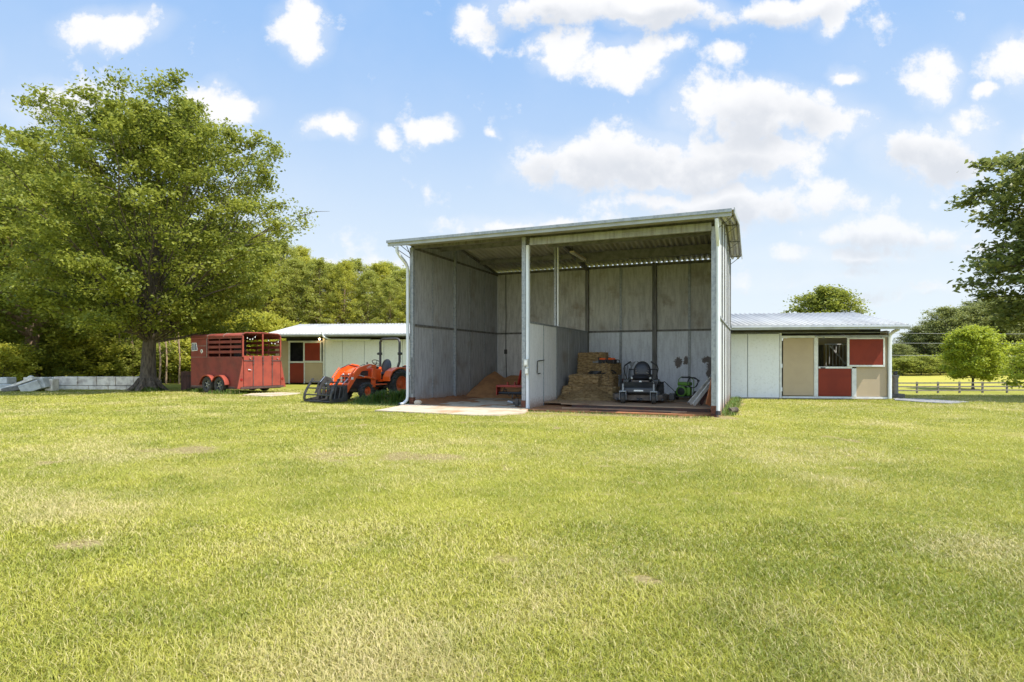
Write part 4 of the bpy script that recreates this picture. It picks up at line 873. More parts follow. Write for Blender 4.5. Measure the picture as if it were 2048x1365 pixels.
# chainsaws and cables on the bales
def chainsaw(loc, rz, lab):
    c = thing('chainsaw', lab, 'chainsaw', loc, rz, 'chainsaws on the hay')
    MB().bb(-.17, .13, -.09, .09, .0, .15).build('motor_body', M['black'], c, bevel=.03); MB().prism([(-.15, .12), (.12, .12), (.08, .21), (-.1, .20)], -.07, .07, 'y').build('cowl', M['orange'], c, bevel=.02)
    MB().tube([(.10, -.08, .06), (.12, -.08, .22), (.12, .08, .22), (.10, .08, .06)], .015, 6).build('front_handle', M['black'], c, smooth=True); MB().tube([(-.15, 0, .14), (-.32, 0, .13), (-.33, 0, .04), (-.15, 0, .03)], .018, 6).build('rear_handle', M['black'], c, smooth=True)
    MB().prism([(.12, .03), (.50, .045), (.54, .07), (.50, .095), (.12, .11)], -.006, .006, 'y').build('guide_bar', M['galv'], c)
chainsaw(SW(4.90, 4.12, z0+.37*2+.185), -TH+2.9, 'left orange chainsaw lying on the hay'); chainsaw(SW(5.22, 4.02, z0+.37*2+.185), -TH+2.7, 'right orange chainsaw lying on the hay, beside the first')
pts = [SW(4.50+.9*t+.05*math.sin(9*t), 3.62+.10*math.cos(11*t)+.25*t, z0+.37*1.5+.06+.05*math.sin(17*t)+.06*t) for t in np.linspace(0, 1, 30)]
for k in range(3): pts += [SW(4.75+.16*math.cos(t)+.04*k, 3.55+.10*math.sin(t), z0+.62+.03*k) for t in np.linspace(0, 2*PI, 14)]
small('cable_coil', 'tangle of black cable draped over the front of the hay pile', 'cable', MB().tube(pts, .022, 6), M['black'], smooth=True)
# metal posts leaning behind the mower
for i, (u, v, h, lu, lv, fl, lab) in enumerate([(5.44, 4.6, 1.12, .02, .45, 0, 'leftmost plain grey metal fence post leaning on the back wall by the hay'), (5.52, 4.62, 1.2, .02, .5, 0, 'second grey metal fence post leaning by the hay'), (5.58, 4.65, 1.08, .02, .5, 0, 'third grey metal post, shortest of the leaning posts'), (5.66, 4.7, 1.30, -.04, .7, 1, 'leaning grey post with a forked top left of the mower'), (5.72, 4.7, 1.30, .22, .7, 1, 'slanting grey metal post with flared top just left of the mower seat')]):
    a, b2 = SW(u, v, FL), SW(u+lu, v+lv, h); p = thing('fence_post', lab, 'metal post', a, 0, 'metal posts leaning on the back wall')
    d = b2-a; MB().bar((0, 0, 0), d, .05, .012).build('flange', M['galv'], p); MB().bar(d*.002+Vector((0, -.012, 0)), d*.99+Vector((0, -.012, 0)), .012, .04).build('web', M['galv'], p)
    if fl: MB().prism([(-.03, -.16), (.03, -.16), (.15, .03), (.06, 0), (0, -.03), (-.06, 0), (-.15, .03)], -.008, .008, 'y').build('flared_top', M['galv'], p, loc=d, rot=(0, lu*.5, -TH))
rk = thing('wood_rack', 'dark reddish slatted crate standing behind the mower front', 'crate', SW(5.95, 4.2, FL), -TH)
for i in range(5): MB().bb(-.42+i*.17, -.30+i*.17, -.02, .02, 0, .62).build('slat', M['brown_board'], rk, bevel=.004)
MB().bb(-.44, .44, .022, .04, .1, .18).build('crossbar', M['brown_board'], rk); MB().bb(-.44, .44, .022, .04, .45, .53).build('crossbar', M['brown_board'], rk)

# ------------------------------------------------------------------ zero-turn mower
Z_ = thing('riding_mower', 'dark grey zero-turn riding mower with black seat, on the plank floor', 'mower', (3.98, 18.0, FL), math.atan2(-.954, -.30))
zc = lambda mb, nm, m_, **k: mb.build(nm, m_, Z_, **k)
for s in (1, -1):
    wheel(Z_, 'rear_wheel', (0, s*.50, .29), .29, .26, .14, M['tyre'], M['black'], lugs=18, side=s, lug_h=.012)
    c_ = wheel(Z_, 'caster_wheel', (1.28, s*.43, .155), .155, .13, .07, M['tyre'], M['black'], side=s, yaw=.05)
    mb = MB(); mb.bb(1.20, 1.36, s*.43-.095, s*.43-.082, .10, .34); mb.bb(1.20, 1.36, s*.43+.082, s*.43+.095, .10, .34); mb.bb(1.18, 1.38, s*.43-.1, s*.43+.1, .33, .36); mb.tube([(1.28, s*.43, .36), (1.28, s*.43, .56)], .028, 8); mb.build('caster_fork', M['galv'], Z_, bevel=.004)
    zc(MB().bar((1.25, s*.43, .46), (.6, s*.36, .44), .07), 'front_arm', M['mower_grey'])
    # steering lever: up from the hip, forward, with rubber grip
    zc(MB().tube([(.42, s*.38, .55), (.46, s*.46, .80), (.50, s*.50, .98), (.52, s*.47, 1.08), (.54, s*.30, 1.19)], .016, 8), 'steering_lever', M['black'], smooth=True)
    zc(MB().tube([(.52, s*.475, 1.07), (.54, s*.29, 1.195)], .024, 8), 'grip', M['black'], smooth=True)
    zc(MB().bb(-.1, .55, s*.34, s*.52, .50, .66), 'side_console', M['mower_grey'], bevel=.03)
    zc(MB().tube([(.70, s*.36, .62), (.80, s*.42, .52), (.98, s*.40, .50)], .012, 6), 'footrest_rail', M['chrome'], smooth=True)
    zc(MB().lathe([(.001, .03), (.03, .02), (.035, 0)], (.42, s*.27, .70), axis='x', n=12), 'cup_cap', M['box_grey'])
zc(MB().prism([(.62, .46), (.66, .60), (1.06, .50), (1.20, .44), (1.22, .30), (1.14, .27), (.7, .36)], -.48, .48, 'y'), 'footplate', M['mower_grey'], bevel=.03)
bz = zc(MB().bb(1.222, 1.235, -.13, .13, .345, .385), 'badge_plate', M['decal'])
mb = MB(); mb.bb(-.45, .7, -.40, .40, .30, .50); mb.build('chassis', M['black'], Z_, bevel=.02)
# deck: pan, front lip, spindle covers, anti-scalp rollers
zc(MB().prism([(.15, -.78), (.15, .72), (.55, .80), (.95, .66), (1.06, .30), (1.06, -.42), (.9, -.72), (.55, -.82)], .07, .24, 'z'), 'mower_deck', M['mower_deck'], bevel=.02)
mb = MB()
for y in (-.5, 0, .5): mb.lathe([(.001, .34), (.10, .33), (.13, .24)], (.62, y, 0), n=16)
mb.build('spindle_cover', M['black'], Z_, smooth=True)
for y in (-.62, -.03, .06, .66): zc(MB().lathe([(.001, -.03), (.045, -.03), (.05, 0), (.045, .03), (.001, .03)], (1.09, y, .10), axis='y', n=14), 'scalp_roller', M['black'], smooth=True)
zc(MB().bb(.3, .8, .82, .98, .08, .26), 'discharge_chute', M['black'], bevel=.02)
# seat
zc(MB().ell((.28, 0, .72), (.30, .30, .10), 18, 10), 'seat', M['black_vinyl'], smooth=True)
q_ = MB().ell((0, 0, 0), (.09, .26, .31), 20, 14); mb = MB(); mb.add(q_.v, q_.f, Matrix.Translation((.02, 0, .90)) @ Euler((0, -.16, 0)).to_matrix().to_4x4()); zc(mb, 'backrest', M['black_vinyl'], smooth=True)
mb = MB()
for k in range(4): mb.tube([(.115-.02*k, y, 0.80+.075*k-.04*(y/.2)**2) for y in (-.2, -.1, 0, .1, .2)], .012, 5)
mb.build('seat_stitching', M['plank'], Z_)
zc(MB().bb(.45, .62, -.25, .25, .50, .64), 'front_box', M['mower_deck'], bevel=.02); zc(MB().ell((.63, 0, .60), (.02, .04, .035), 10, 8), 'cap', M['decal'], smooth=True)
zc(MB().bb(-.62, -.1, -.27, .27, .42, .80), 'engine', M['black'], bevel=.05)
zc(MB().tube([(-.22, -.44, .5), (-.25, -.42, .95), (-.25, .42, .95), (-.22, .44, .5)], .022, 8), 'roll_hoop', M['black'], smooth=True)

# ------------------------------------------------------------------ green pressure washer
G_ = thing('pressure_washer', 'small bright green pressure washer with black hose and wheels, right of the mower', 'pressure washer', SW(7.62, 3.6, FL), -TH-.3)
gc = lambda mb, nm, m_, **k: mb.build(nm, m_, G_, **k)
for s in (-1, 1): wheel(G_, 'wheel', (s*.30, .12, .14), .14, .07, .07, M['tyre'], M['black'], side=s).rotation_euler = (0, 0, PI/2)
gc(MB().bb(-.24, .24, -.22, .2, .08, .12), 'base_plate', M['steel_dark'], bevel=.01)
gc(MB().lathe([(.001, -.18), (.13, -.17), (.16, -.1), (.16, .12), (.1, .16), (.001, .16)], (-.03, 0, .27), axis='y', n=22), 'engine', M['black'], smooth=True)
gc(MB().lathe([(.12, -.19), (.165, -.185), (.17, -.1), (.165, -.08)], (-.03, 0, .27), axis='y', n=22), 'fan_shroud', M['green_plastic'], smooth=True)
gc(MB().bb(-.2, .2, -.1, .16, .44, .56), 'fuel_tank', M['green_plastic'], bevel=.04); gc(MB().bb(.14, .26, -.2, -.02, .14, .40), 'pump', M['green_plastic'], bevel=.03)
mb = MB(); mb.tube([(-.24, .14, .1), (-.25, .12, .62), (-.16, .1, .70), (.16, .1, .70), (.25, .12, .62), (.24, .14, .1)], .014, 8); mb.build('handle_frame', M['green_plastic'], G_, smooth=True)
gc(MB().tube([(-.14, .1, .70), (.14, .1, .70)], .026, 8), 'grip', M['black'], smooth=True)
gc(MB().tube([(-.2, -.12, .2), (-.42, -.25, .45), (-.62, -.1, .56), (-.9, .1, .42), (-1.05, .2, .2)], .012, 6), 'hose', M['black'], smooth=True)
pts = [(.30+.16*math.cos(t), -.02-.05*t/6, .55+.16*math.sin(t)) for t in np.linspace(0, 12.5, 40)]; gc(MB().tube(pts, .011, 6), 'hose_coil', M['black'], smooth=True)
gc(MB().tube([(.1, .08, .72), (.38, .0, .66), (.5, -.05, .60)], .02, 8), 'spray_gun', M['black'], smooth=True)

# boards leaning in the right corner
def plank(a, b2, w, t, m_, lab, nm='plank', up=(0, 0, 1)):
    o = MB().bar((0, 0, 0), Vector(b2)-Vector(a), w, t, up=up).build(nm, m_, None, loc=a, bevel=.004); tag(o, lab, 'board', 'boards leaning in the right corner'); return o
up_ = tuple(SW(1, -1, 0)-SW(0, 0, 0))
plank(SW(7.95, 1.5, FL+.05), SW(8.50, 2.2, .80), .05, .05, M['plank'], 'thin grey batten, leftmost of the boards in the right corner', up=up_)
plank(SW(8.02, 1.3, FL+.06), SW(8.52, 1.95, .84), .14, .03, M['plank_pale'], 'wide whitish plank leaning in the right corner', up=up_)
plank(SW(8.14, 1.05, FL+.04), SW(8.58, 1.7, .80), .10, .05, M['plank_pale'], 'foremost pale white-ended plank in the right corner', up=up_)
plank(SW(8.24, 1.25, FL+.05), SW(8.62, 2.1, .92), .12, .035, M['plank'], 'grey-brown plank just behind the pale ones', up=up_)
plank(SW(8.2, 1.7, FL+.05), SW(8.66, 2.3, 1.30), .03, .03, M['galv'], 'long thin grey rod reaching highest in the right corner', 'rod', up=up_)
plank(SW(8.50, 1.1, FL+.04), SW(8.66, 1.4, 1.05), .14, .035, M['plank_orange'], 'reddish orange plank standing next to the right front post', up=up_)
plank(SW(8.30, 1.3, FL+.04), SW(8.62, 1.9, 1.0), .10, .04, M['brown_board'], 'dark brown plank behind the orange one', up=up_)

# ------------------------------------------------------------------ left bay: sand heap, tiller, hitch
gx2, gy2 = np.meshgrid(np.linspace(0, 3.7, 60), np.linspace(0, 3.2, 50))
hh = np.clip(.95-np.hypot((gx2-.25)/1.35, (gy2-2.35)/2.2)*.95, -.1, 9); hh = np.maximum(hh, np.clip(.80-np.hypot(np.maximum(np.abs(gx2-1.9)-1.1, 0)/1.2, (gy2-2.6)/2.3)*.82, -.1, 9)); hh = hh+(fbm(gx2+3, gy2, .6)-.5)*.10
hh = np.clip(hh, -.05, None)
idx = np.arange(60*50).reshape(50, 60); f_ = np.stack([idx[:-1, :-1], idx[:-1, 1:], idx[1:, 1:], idx[1:, :-1]], -1).reshape(-1)
V = [tuple(SW(.04+a, 3.12+b2, c)) for a, b2, c in zip(gx2.ravel(), gy2.ravel(), hh.ravel())]
me = npmesh('sand_heap', V, f_, np.full(len(f_)//4, 4)); o = link('sand_heap', me, M['sand'], smooth=True); me.shade_smooth(); tag(o, 'heap of orange brown sand in the back corner of the left bay', 'sand heap')
gx2, gy2 = np.meshgrid(np.linspace(0, 3.7, 60), np.linspace(0, 3.5, 50)); hh = .10*np.exp(-gx2/.35)+.03*vnoise(gx2, gy2, .25)*np.exp(-gx2/.9)+(fbm(gx2, gy2, .5)-.62)*.07; f_ = f_
V = [tuple(SW(.03+a, -.15+b2, .03+c)) for a, b2, c in zip(gx2.ravel(), gy2.ravel(), hh.ravel())]
me = npmesh('clay_drift', V, f_, np.full(len(f_)//4, 4)); o = link('clay_drift', me, M['clay']); me.shade_smooth(); tag(o, kind='structure')
T_ = thing('rotary_tiller', 'red rotary tiller with black tines standing in the left bay before the sand heap', 'tiller', SW(2.32, 2.9, .04), -TH+.12)
tc_ = lambda mb, nm, m_, **k: mb.build(nm, m_, T_, **k)
tc_(MB().bb(-.72, .62, -.18, .22, .42, .50), 'hood', M['red_paint'], bevel=.015); tc_(MB().bb(-.72, -.69, -.2, .25, .16, .42), 'side_plate', M['red_paint'], bevel=.01); tc_(MB().bb(.59, .62, -.2, .25, .10, .42), 'side_plate', M['red_paint'], bevel=.01)
mb = MB(); mb.bar((-.02, .1, .50), (.12, 0, 1.0), .09, .05); mb.bar((.12, 0, .98), (.5, .1, .98), .09, .06); mb.bar((.5, .1, .98), (.55, .1, .5), .07, .05); mb.build('hitch_frame', M['red_paint'], T_)
for x in (-.35, -.1, .3): tc_(MB().bb(x-.015, x+.015, -.12, .0, .50, .60), 'lug', M['red_paint'])
tc_(MB().lathe([(.001, -.2), (.12, -.19), (.13, .1), (.001, .12)], (.32, 0, .68), axis='y', n=16), 'gearbox', M['black'], smooth=True)
mb = MB().tube([(-.68, 0, .22), (.58, 0, .22)], .05, 8)
for i in range(12):
    x = -.62+i*.105; t = i*1.1; mb.bar((x, .05*math.cos(t), .22+.05*math.sin(t)), (x, .19*math.cos(t), .22+.19*math.sin(t)), .03, .012); mb.bar((x, .19*math.cos(t), .22+.19*math.sin(t)), (x+.07, .21*math.cos(t+.3), .22+.21*math.sin(t+.3)), .03, .012)
mb.build('tine_rotor', M['black'], T_)
o = thing('hitch_coupler', 'small black and grey hitch coupler on the slab at the foot of the centre post', 'hitch part', SW(3.28, .25, .04), -TH+.3)
MB().bb(-.05, .28, -.05, .05, .05, .13).build('socket', M['black'], o, bevel=.015); MB().tube([(-.05, 0, .1), (-.20, 0, .14)], .035, 8).build('tube', M['galv'], o, smooth=True); MB().bb(.02, .12, -.08, .08, .0, .22).build('bracket', M['steel_dark'], o, bevel=.01)
small('stone', 'pale triangular stone on the slab by the left post of the shed', 'stone', MB().ell((0, 0, .05), (.13, .08, .10), 7, 5, .15, 3), M['concrete'], loc=SW(.30, -.15, .02))
o = thing('cut_log', 'short cut log end lying in the grass by the right foot of the shed', 'log', (5.62, 15.0, 0.03), .5)
MB().tube([(-.12, 0, .05), (.14, 0, .07)], [.075, .07], 10).build('log', M['bark'], o, smooth=True); MB().lathe([(.001, .142), (.066, .141)], (0, 0, .07), axis='x', n=12).build('cut_face', M['plank_pale'], o)

# ------------------------------------------------------------------ right of the barn: column, fence, power line
gp_ = PX(1803, 796.5); P_ = thing('stone_column', 'weathered grey banded pillar with black cap on a dark block, right of the barn', 'pillar', (gp_[0], gp_[1]+.35, -.03), -.1)
MB().bb(-.24, .24, -.2, .2, -.02, .17).build('base_block', M['stone_dark'], P_, bevel=.015)
prof = [(.10, .17)]
for i in range(12): z = .19+i*.045; prof += [(.098, z), (.104, z+.015), (.098, z+.035)]
prof += [(.10, .74), (.125, .78), (.13, .84), (.10, .86), (.001, .86)]
MB().lathe(prof, n=20).build('shaft', M['stone_col'], P_, smooth=True); MB().ell((0, 0, .91), (.07, .07, .07), 10, 8).tube([(0, 0, .9), (.08, 0, .98)], .022, 6).build('cap', M['black'], P_, smooth=True)
# fence along the dip
def tx(px, Y): return (px-1024)/F*Y
FY = 60.; fx = [tx(p, FY) for p in (1675, 1716, 1755, 1794, 1834, 1876, 1919, 1965, 2014, 2062, 2110, 2160, 2210)]
FT = thing('rail_fence', 'three-rail weathered timber fence across the far side of the lawn', 'fence', (fx[0], FY, 0))
fz = [float(hgt(x, FY+.0)) for x in fx]
for i, (x, z) in enumerate(zip(fx, fz)): MB().bb(x-fx[0]-.07, x-fx[0]+.07, -.07, .07, z-.2, z+1.22).build('post', M['fence_wood'], FT)
for i in range(len(fx)-1):
    for h in (.35, .73, 1.1): MB().bar((fx[i]-fx[0], -.09, fz[i]+h), (fx[i+1]-fx[0], -.09, fz[i+1]+h+random.uniform(-.02, .02)), .04, .13).build('rail', M['fence_wood'], FT)
PW_ = thing('utility_pole', 'wooden power pole at the wood edge, carrying the wires on the far right', 'power pole', (tx(2150, 100), 100, 0))
hpole = 8.2; MB().tube([(0, 0, -2), (0, 0, hpole-1)], [.16, .11], 8).build('pole', M['fence_wood'], PW_, smooth=True); MB().bb(-1.1, 1.1, -.06, .06, hpole-1.9, hpole-1.75).build('crossarm', M['fence_wood'], PW_)
for i, (pa, ya, yb, lab) in enumerate([(1440, 662, 665, 'highest of the thin power lines crossing before the far trees'), (1440, 682, 684, 'middle thin power line before the far trees'), (1440, 706, 710, 'lowest thin power line before the far trees')]):
    za = CH+(Y0-ya)/F*100; zb = CH+(Y0-yb)/F*100; xa, xb = tx(pa, 100), tx(2600, 100)
    w = MB().tube([(xa+(xb-xa)*t, 100, za+(zb-za)*t-1.6*t*(1-t)) for t in np.linspace(0, 1, 20)], .035, 5).build('power_line', M['wire']); tag(w, lab, 'power line', 'power lines')
# ------------------------------------------------------------------ left: precast block wall, rubble, board by the trailer
WL = thing('block_wall', 'low wall of pale precast concrete blocks between the big tree and the wood', 'wall', (-22.3, 27.6, 0), .0)
r_ = random.Random(4)
def wx(px): return (px-1024)/F*27.6+22.3
for row, (za, zb) in enumerate(((-.12, .17), (.19, .60))):
    xs = [108, 178, 217, 254, 292] if row == 0 else [47, 108, 156, 193, 231, 268, 285]
    for i, (a, b2) in enumerate(zip(xs[:-1], xs[1:])):
        MB().bb(wx(a)+.012, wx(b2)-.012, -.02+r_.uniform(-.015, .015), .55, za, zb-(.03 if row and i == 0 else 0)).build('block', M['wall_conc'], WL, bevel=.02)
for (px, Y, z, d, rot, m_, lab) in [(8, 27.2, .10, (.9, .6, .35), (0, 0, .2), 'block_grey', 'grey concrete block at the far left edge of the rubble'), (14, 27.9, .42, (.5, .5, .3), (0, 0, -.1), 'block_grey', 'small dark grey block resting at the left on the rubble'), (38, 26.6, .28, (1.5, .55, .12), (0, -.38, .15), 'wall_conc', 'pale tilted slab leaning up in the rubble heap'), (28, 26.3, .12, (.8, .4, .2), (.1, -.2, .4), 'stone_col', 'brownish broken stone low in the rubble heap'), (66, 26.3, .22, (.85, .5, .42), (.2, -.34, .1), 'block_grey', 'left grey tilted cube-shaped block of the rubble heap'), (82, 26.5, .28, (.8, .5, .45), (.1, -.30, -.1), 'block_grey', 'right grey tilted block of the rubble heap'), (96, 26.8, .30, (.30, .3, .45), (0, .2, 0), 'sand', 'small orange-red block end in the rubble heap'), (104, 26.7, .26, (.35, .4, .55), (0, .05, 0), 'wall_conc', 'upright pale block at the right end of the rubble')]:
    o = MB().box((0, 0, 0), d).build('rubble_block', M[m_], None, loc=((px-1024)/F*Y, Y, z), rot=rot, bevel=.03); tag(o, lab, 'block', 'rubble beside the block wall')
o = MB().ell((0, 0, 0), (.17, .17, .17), 12, 8, .04).build('stone', M['wall_conc'], None, True, loc=((62-1024)/F*27.0, 27.0, .50)); tag(o, 'round pale stone on top of the rubble heap', 'stone')
o = thing('board_bin', 'dark brown upright timber bin just left of the horse trailer', 'bin', ((374-1024)/F*27.3, 27.3, 0), .1)
for i in range(4): MB().bb(-.26+i*.13, -.145+i*.13, -.02, .0, 0, .86+(i % 2)*.02).build('board', M['brown_board'], o, bevel=.004)
MB().bb(-.26, .26, .0, .5, .0, .82).build('box', M['brown_board'], o); MB().bb(-.27, .27, -.04, -.022, .6, .68).build('strap', M['rustwood'], o)
# ------------------------------------------------------------------ vegetation
def leaf_quads(Cn, size, rg, up=.8, asp=.55, tint=None, fold=True):
    n_ = len(Cn); N_ = rg.normal(size=(n_, 3)); N_[:, 2] = np.abs(N_[:, 2])*1.0+up; N_ /= np.linalg.norm(N_, axis=1)[:, None]
    T_ = rg.normal(size=(n_, 3)); T_ -= N_*(T_*N_).sum(1)[:, None]; T_ /= np.linalg.norm(T_, axis=1)[:, None]; B_ = np.cross(N_, T_)
    s = size*(.6+.8*rg.random(n_))[:, None]
    V = np.stack([Cn-T_*s*.5, Cn+B_*s*asp*.5-T_*s*.08+N_*s*.08, Cn+T_*s*.55, Cn-B_*s*asp*.5-T_*s*.08+N_*s*.08], 1).reshape(-1, 3)
    return V
def tree_mesh(seed, H, z0, env, trunk_r, n_limb, n_leaf, leaf, clump=.5, rise=(.15, 1.6), flat=.5, lean=(0, 0), asym=None, sub=6, fill=.30, wander=.25, droop=0., up=.8, gaps=.0, trunk_top=.95, asp=.6, base_flare=1.35):
    """env(t)->crown radius for t=0 at z0 .. 1 at H. returns (wood MB, leaf mesh)"""
    r = random.Random(seed); rg = np.random.default_rng(seed); w = MB()
    TP = []
    ph = r.uniform(0, 6)
    for i in range(13):
        t = i/12; TP.append(Vector((lean[0]*t*t+wander*math.sin(t*5+ph)*t, lean[1]*t*t+wander*math.cos(t*4+ph)*t, H*trunk_top*t)))
    TR = [trunk_r*(1-.93*(i/12)**.8)*(base_flare if i == 0 else 1) for i in range(13)]
    def trunk(z): k = min(11.999, max(0, z/(H*trunk_top)*12)); i = int(k); return TP[i].lerp(TP[i+1], k-i)
    tp = [TP[0]+Vector((0, 0, -.3)), TP[0]+Vector((0, 0, .12)), TP[0].lerp(TP[1], .35)]+TP[1:]; tr = [TR[0]*1.15, TR[0], trunk_r*1.02]+TR[1:]
    w.tube(tp, tr, 10)
    cl = []
    for i in range(n_limb):
        t = (i+.5)/n_limb; t = t**.9; zc = z0+(H-z0)*t; az = i*2.39996+r.uniform(-.4, .4)
        rad = env(t)*r.uniform(.80, 1.06)
        if asym: rad *= asym(az, t)
        if rad < .12: continue
        ris = (rise[0]+(rise[1]-rise[0])*t)*r.uniform(.8, 1.2); zs = max(z0*1.15, zc-rad*ris*.6); s = trunk(min(zs, H*.9)); e = Vector((trunk(zc).x+math.cos(az)*rad, trunk(zc).y+math.sin(az)*rad, min(zc+rad*ris*.35-droop*rad, H*r.uniform(.93, 1.0))))
        pts = []
        for k in range(7):
            q = k/6; p = s.lerp(e, q); p.z += (e.z-s.z)*.0+math.sin(q*PI)*rad*.06; p += Vector((r.uniform(-1, 1), r.uniform(-1, 1), r.uniform(-1, 1)))*rad*.035*(0 < k < 6); pts.append(p)
        r0 = max(.012, trunk_r*.24*(1-t*.75)*min(1, rad/env(.3)+.25)); w.tube(pts, [r0*(1-.85*k/6) for k in range(7)], 6, caps=False)
        for j in range(sub):
            q = .25+.75*(j+r.random())/sub; k = min(5, int(q*6)); b0 = pts[k].lerp(pts[k+1], q*6-k); a2 = az+r.choice((-1, 1))*r.uniform(.3, 1.3)
            ln = min(1.7, rad*r.uniform(.18, .42)*(1.15-q*.6)+.15); b1_ = b0+Vector((math.cos(a2)*ln, math.sin(a2)*ln, ln*r.uniform(-.15, .55)-droop*ln)); w.tube([b0, b0.lerp(b1_, .45)+Vector((0, 0, ln*.06)), b0.lerp(b1_, .85)], [r0*.35, r0*.22, .006], 4, caps=False)
            for m in range(3): cl.append((b0.lerp(b1_, .35+.35*m), 1.0))
        cl.append((e, 1.1))
    cc = np.array([tuple(c_[0]) for c_ in cl]); 
    if gaps: keep = (rg.random(len(cc)) > gaps) | (np.array([c_[1] for c_ in cl]) > 1.05); cc = cc[keep]
    cw = np.array([c_[1] for c_ in cl]); cw = cw[keep] if gaps else cw; wt = rg.random(len(cc))**.7+.22+1.2*(cw > 1.05); wt /= wt.sum(); id_ = rg.choice(len(cc), n_leaf, p=wt)
    off = rg.normal(size=(n_leaf, 3))*np.array([clump, clump, clump*flat])*.55*(.6+.8*rg.random((len(cc), 1))[id_])
    P_ = cc[id_]+off; P_[:, 2] = np.maximum(P_[:, 2], .15)
    V = leaf_quads(P_, leaf, rg, up=up, asp=asp); ct = rg.random(len(cc))*.55; tint = np.clip(ct[id_]+rg.random(n_leaf)*.6-.05, 0, 1)
    me = npmesh('crown', V, np.arange(n_leaf*4), np.full(n_leaf, 4), {'tint': np.repeat(tint, 4)})
    return w, me
def tree(name, label, loc, tm, bark, leafm, rz=0., group=None, sc=1.):
    T0 = thing(name, label, 'tree', loc, rz, group); T0.scale = (sc, sc, sc)
    tm[0].build('trunk', bark, T0, smooth=True); link('crown', tm[1], leafm, T0); return T0
def crown(pts):
    xs, ys = zip(*pts); return lambda t: float(np.interp(t, xs, ys))
def gz(x, y): return float(hgt(x, y))
# 1. the big maple
mx, my = PX(296, 781)
mp = tree_mesh(23, 12.7, 1.9, crown([(0, 3.6), (.15, 5.0), (.38, 5.9), (.58, 5.2), (.76, 3.6), (.9, 1.9), (1, .5)]), .36, 104, 130000, .145, clump=.44, rise=(.5, 2.5), flat=.62, lean=(.9, 0), sub=8, up=.55, droop=.0, gaps=.20,
               asym=lambda a, t: (1.0+.05*math.cos(a)), base_flare=1.5)
BT = tree('maple_tree', 'large spreading green maple tree with thick grey trunk, left of the horse trailer', (mx, my, 0), mp, M['bark'], M['leaf_maple'])
bt = MB()
for k in range(7):
    a = k*.9+.2; bt.tube([(math.cos(a)*.30, math.sin(a)*.30, .55), (math.cos(a)*.48, math.sin(a)*.48, .18), (math.cos(a)*.85, math.sin(a)*.85, -.08)], [.10, .16, .08], 6)
bt.build('root_flare', M['bark'], BT, smooth=True)
# 2. second large tree at the far left behind the block wall
mp = tree_mesh(22, 12.6, 2.4, crown([(0, 3.5), (.15, 5.0), (.4, 6.2), (.65, 5.6), (.85, 3.6), (1, .8)]), .46, 70, 60000, .22, clump=.8, rise=(.1, 1.6), flat=.45, sub=7, up=.9)
tree('hardwood_tree', 'tall tree with pale straight trunk rising behind the left end of the block wall', ((62-1024)/F*33.5, 33.5, 0), mp, M['bark_pale'], M['leaf_maple'])
# 3. woodland variants
def var(seed, H, kind):
    if kind == 'pine': return tree_mesh(seed, H, H*.22, crown([(0, 1.9), (.25, 2.6), (.6, 1.9), (.85, .9), (1, .1)]), .15, 76, 24000, .145, clump=.27, rise=(.5, 1.5), flat=.6, sub=5, up=.4, asp=.35, wander=.1)
    if kind == 'broad': return tree_mesh(seed, H, H*.18, crown([(0, 2.4), (.3, 3.7), (.6, 3.5), (.85, 2.2), (1, .4)]), .17, 40, 15000, .26, clump=.75, rise=(.1, 1.4), flat=.55, sub=6)
    return tree_mesh(seed, H, .3, crown([(0, 1.3), (.4, 1.7), (.8, 1.1), (1, .3)]), .05, 22, 7000, .16, clump=.45, rise=(.3, 1.4), flat=.6, sub=4)
kinds = {}
def proto(key, seed, H, kind, leafm, bark, name):
    T0 = thing(name, 'x', 'tree'); w, m_ = var(seed, H, kind); w.build('trunk', bark, T0, smooth=True); link('crown', m_, leafm, T0); kinds[key] = [T0, False, H]
proto('pine_a', 31, 11.0, 'pine', M['leaf_pine'], M['bark_pale'], 'pine_tree'); proto('pine_b', 32, 10.0, 'pine', M['leaf_pine'], M['bark_pale'], 'pine_tree'); proto('pine_c', 36, 11.5, 'pine', M['leaf_yellow'], M['bark_pale'], 'pine_tree')
proto('broad_y', 33, 8.5, 'broad', M['leaf_yellow'], M['bark_pale'], 'woodland_tree'); proto('broad_d', 34, 11.0, 'broad', M['leaf_dark'], M['bark'], 'woodland_tree')
proto('bush_d', 35, 3.4, 'bush', M['leaf_dark'], M['bark'], 'shrub'); proto('bush_y', 38, 3.2, 'bush', M['leaf_yellow'], M['bark'], 'shrub')
proto('far_a', 41, 12.0, 'broad', M['leaf_far'], M['bark'], 'woodland_tree'); proto('far_d', 42, 11.0, 'broad', M['leaf_fardark'], M['bark'], 'woodland_tree')
def put(key, x, y, h, rz=None, wide=1., cat='tree'):
    T0, used, H = kinds[key]; o = T0 if not used else copy_tree(T0); kinds[key][1] = True
    k = h/H; o.location = (x, y, gz(x, y)-.05); o.rotation_euler = (0, 0, random.uniform(0, 6.28) if rz is None else rz); o.scale = (k*wide, k*wide, k); o['category'] = cat; return o
def nums(n_): return ['first', 'second', 'third', 'fourth', 'fifth', 'sixth', 'seventh', 'eighth', 'ninth', 'tenth', 'eleventh', 'twelfth', 'thirteenth', 'fourteenth', 'fifteenth', 'sixteenth', 'seventeenth', 'eighteenth', 'nineteenth', 'twentieth', 'twenty-first', 'twenty-second', 'twenty-third', 'twenty-fourth', 'twenty-fifth', 'twenty-sixth', 'twenty-seventh', 'twenty-eighth'][n_]
def row(items, text, group):
    items = sorted(items, key=lambda o: o.location.x/o.location.y)
    for i, o in enumerate(items): o['label'] = f'{nums(i)} {text}'; o['group'] = group
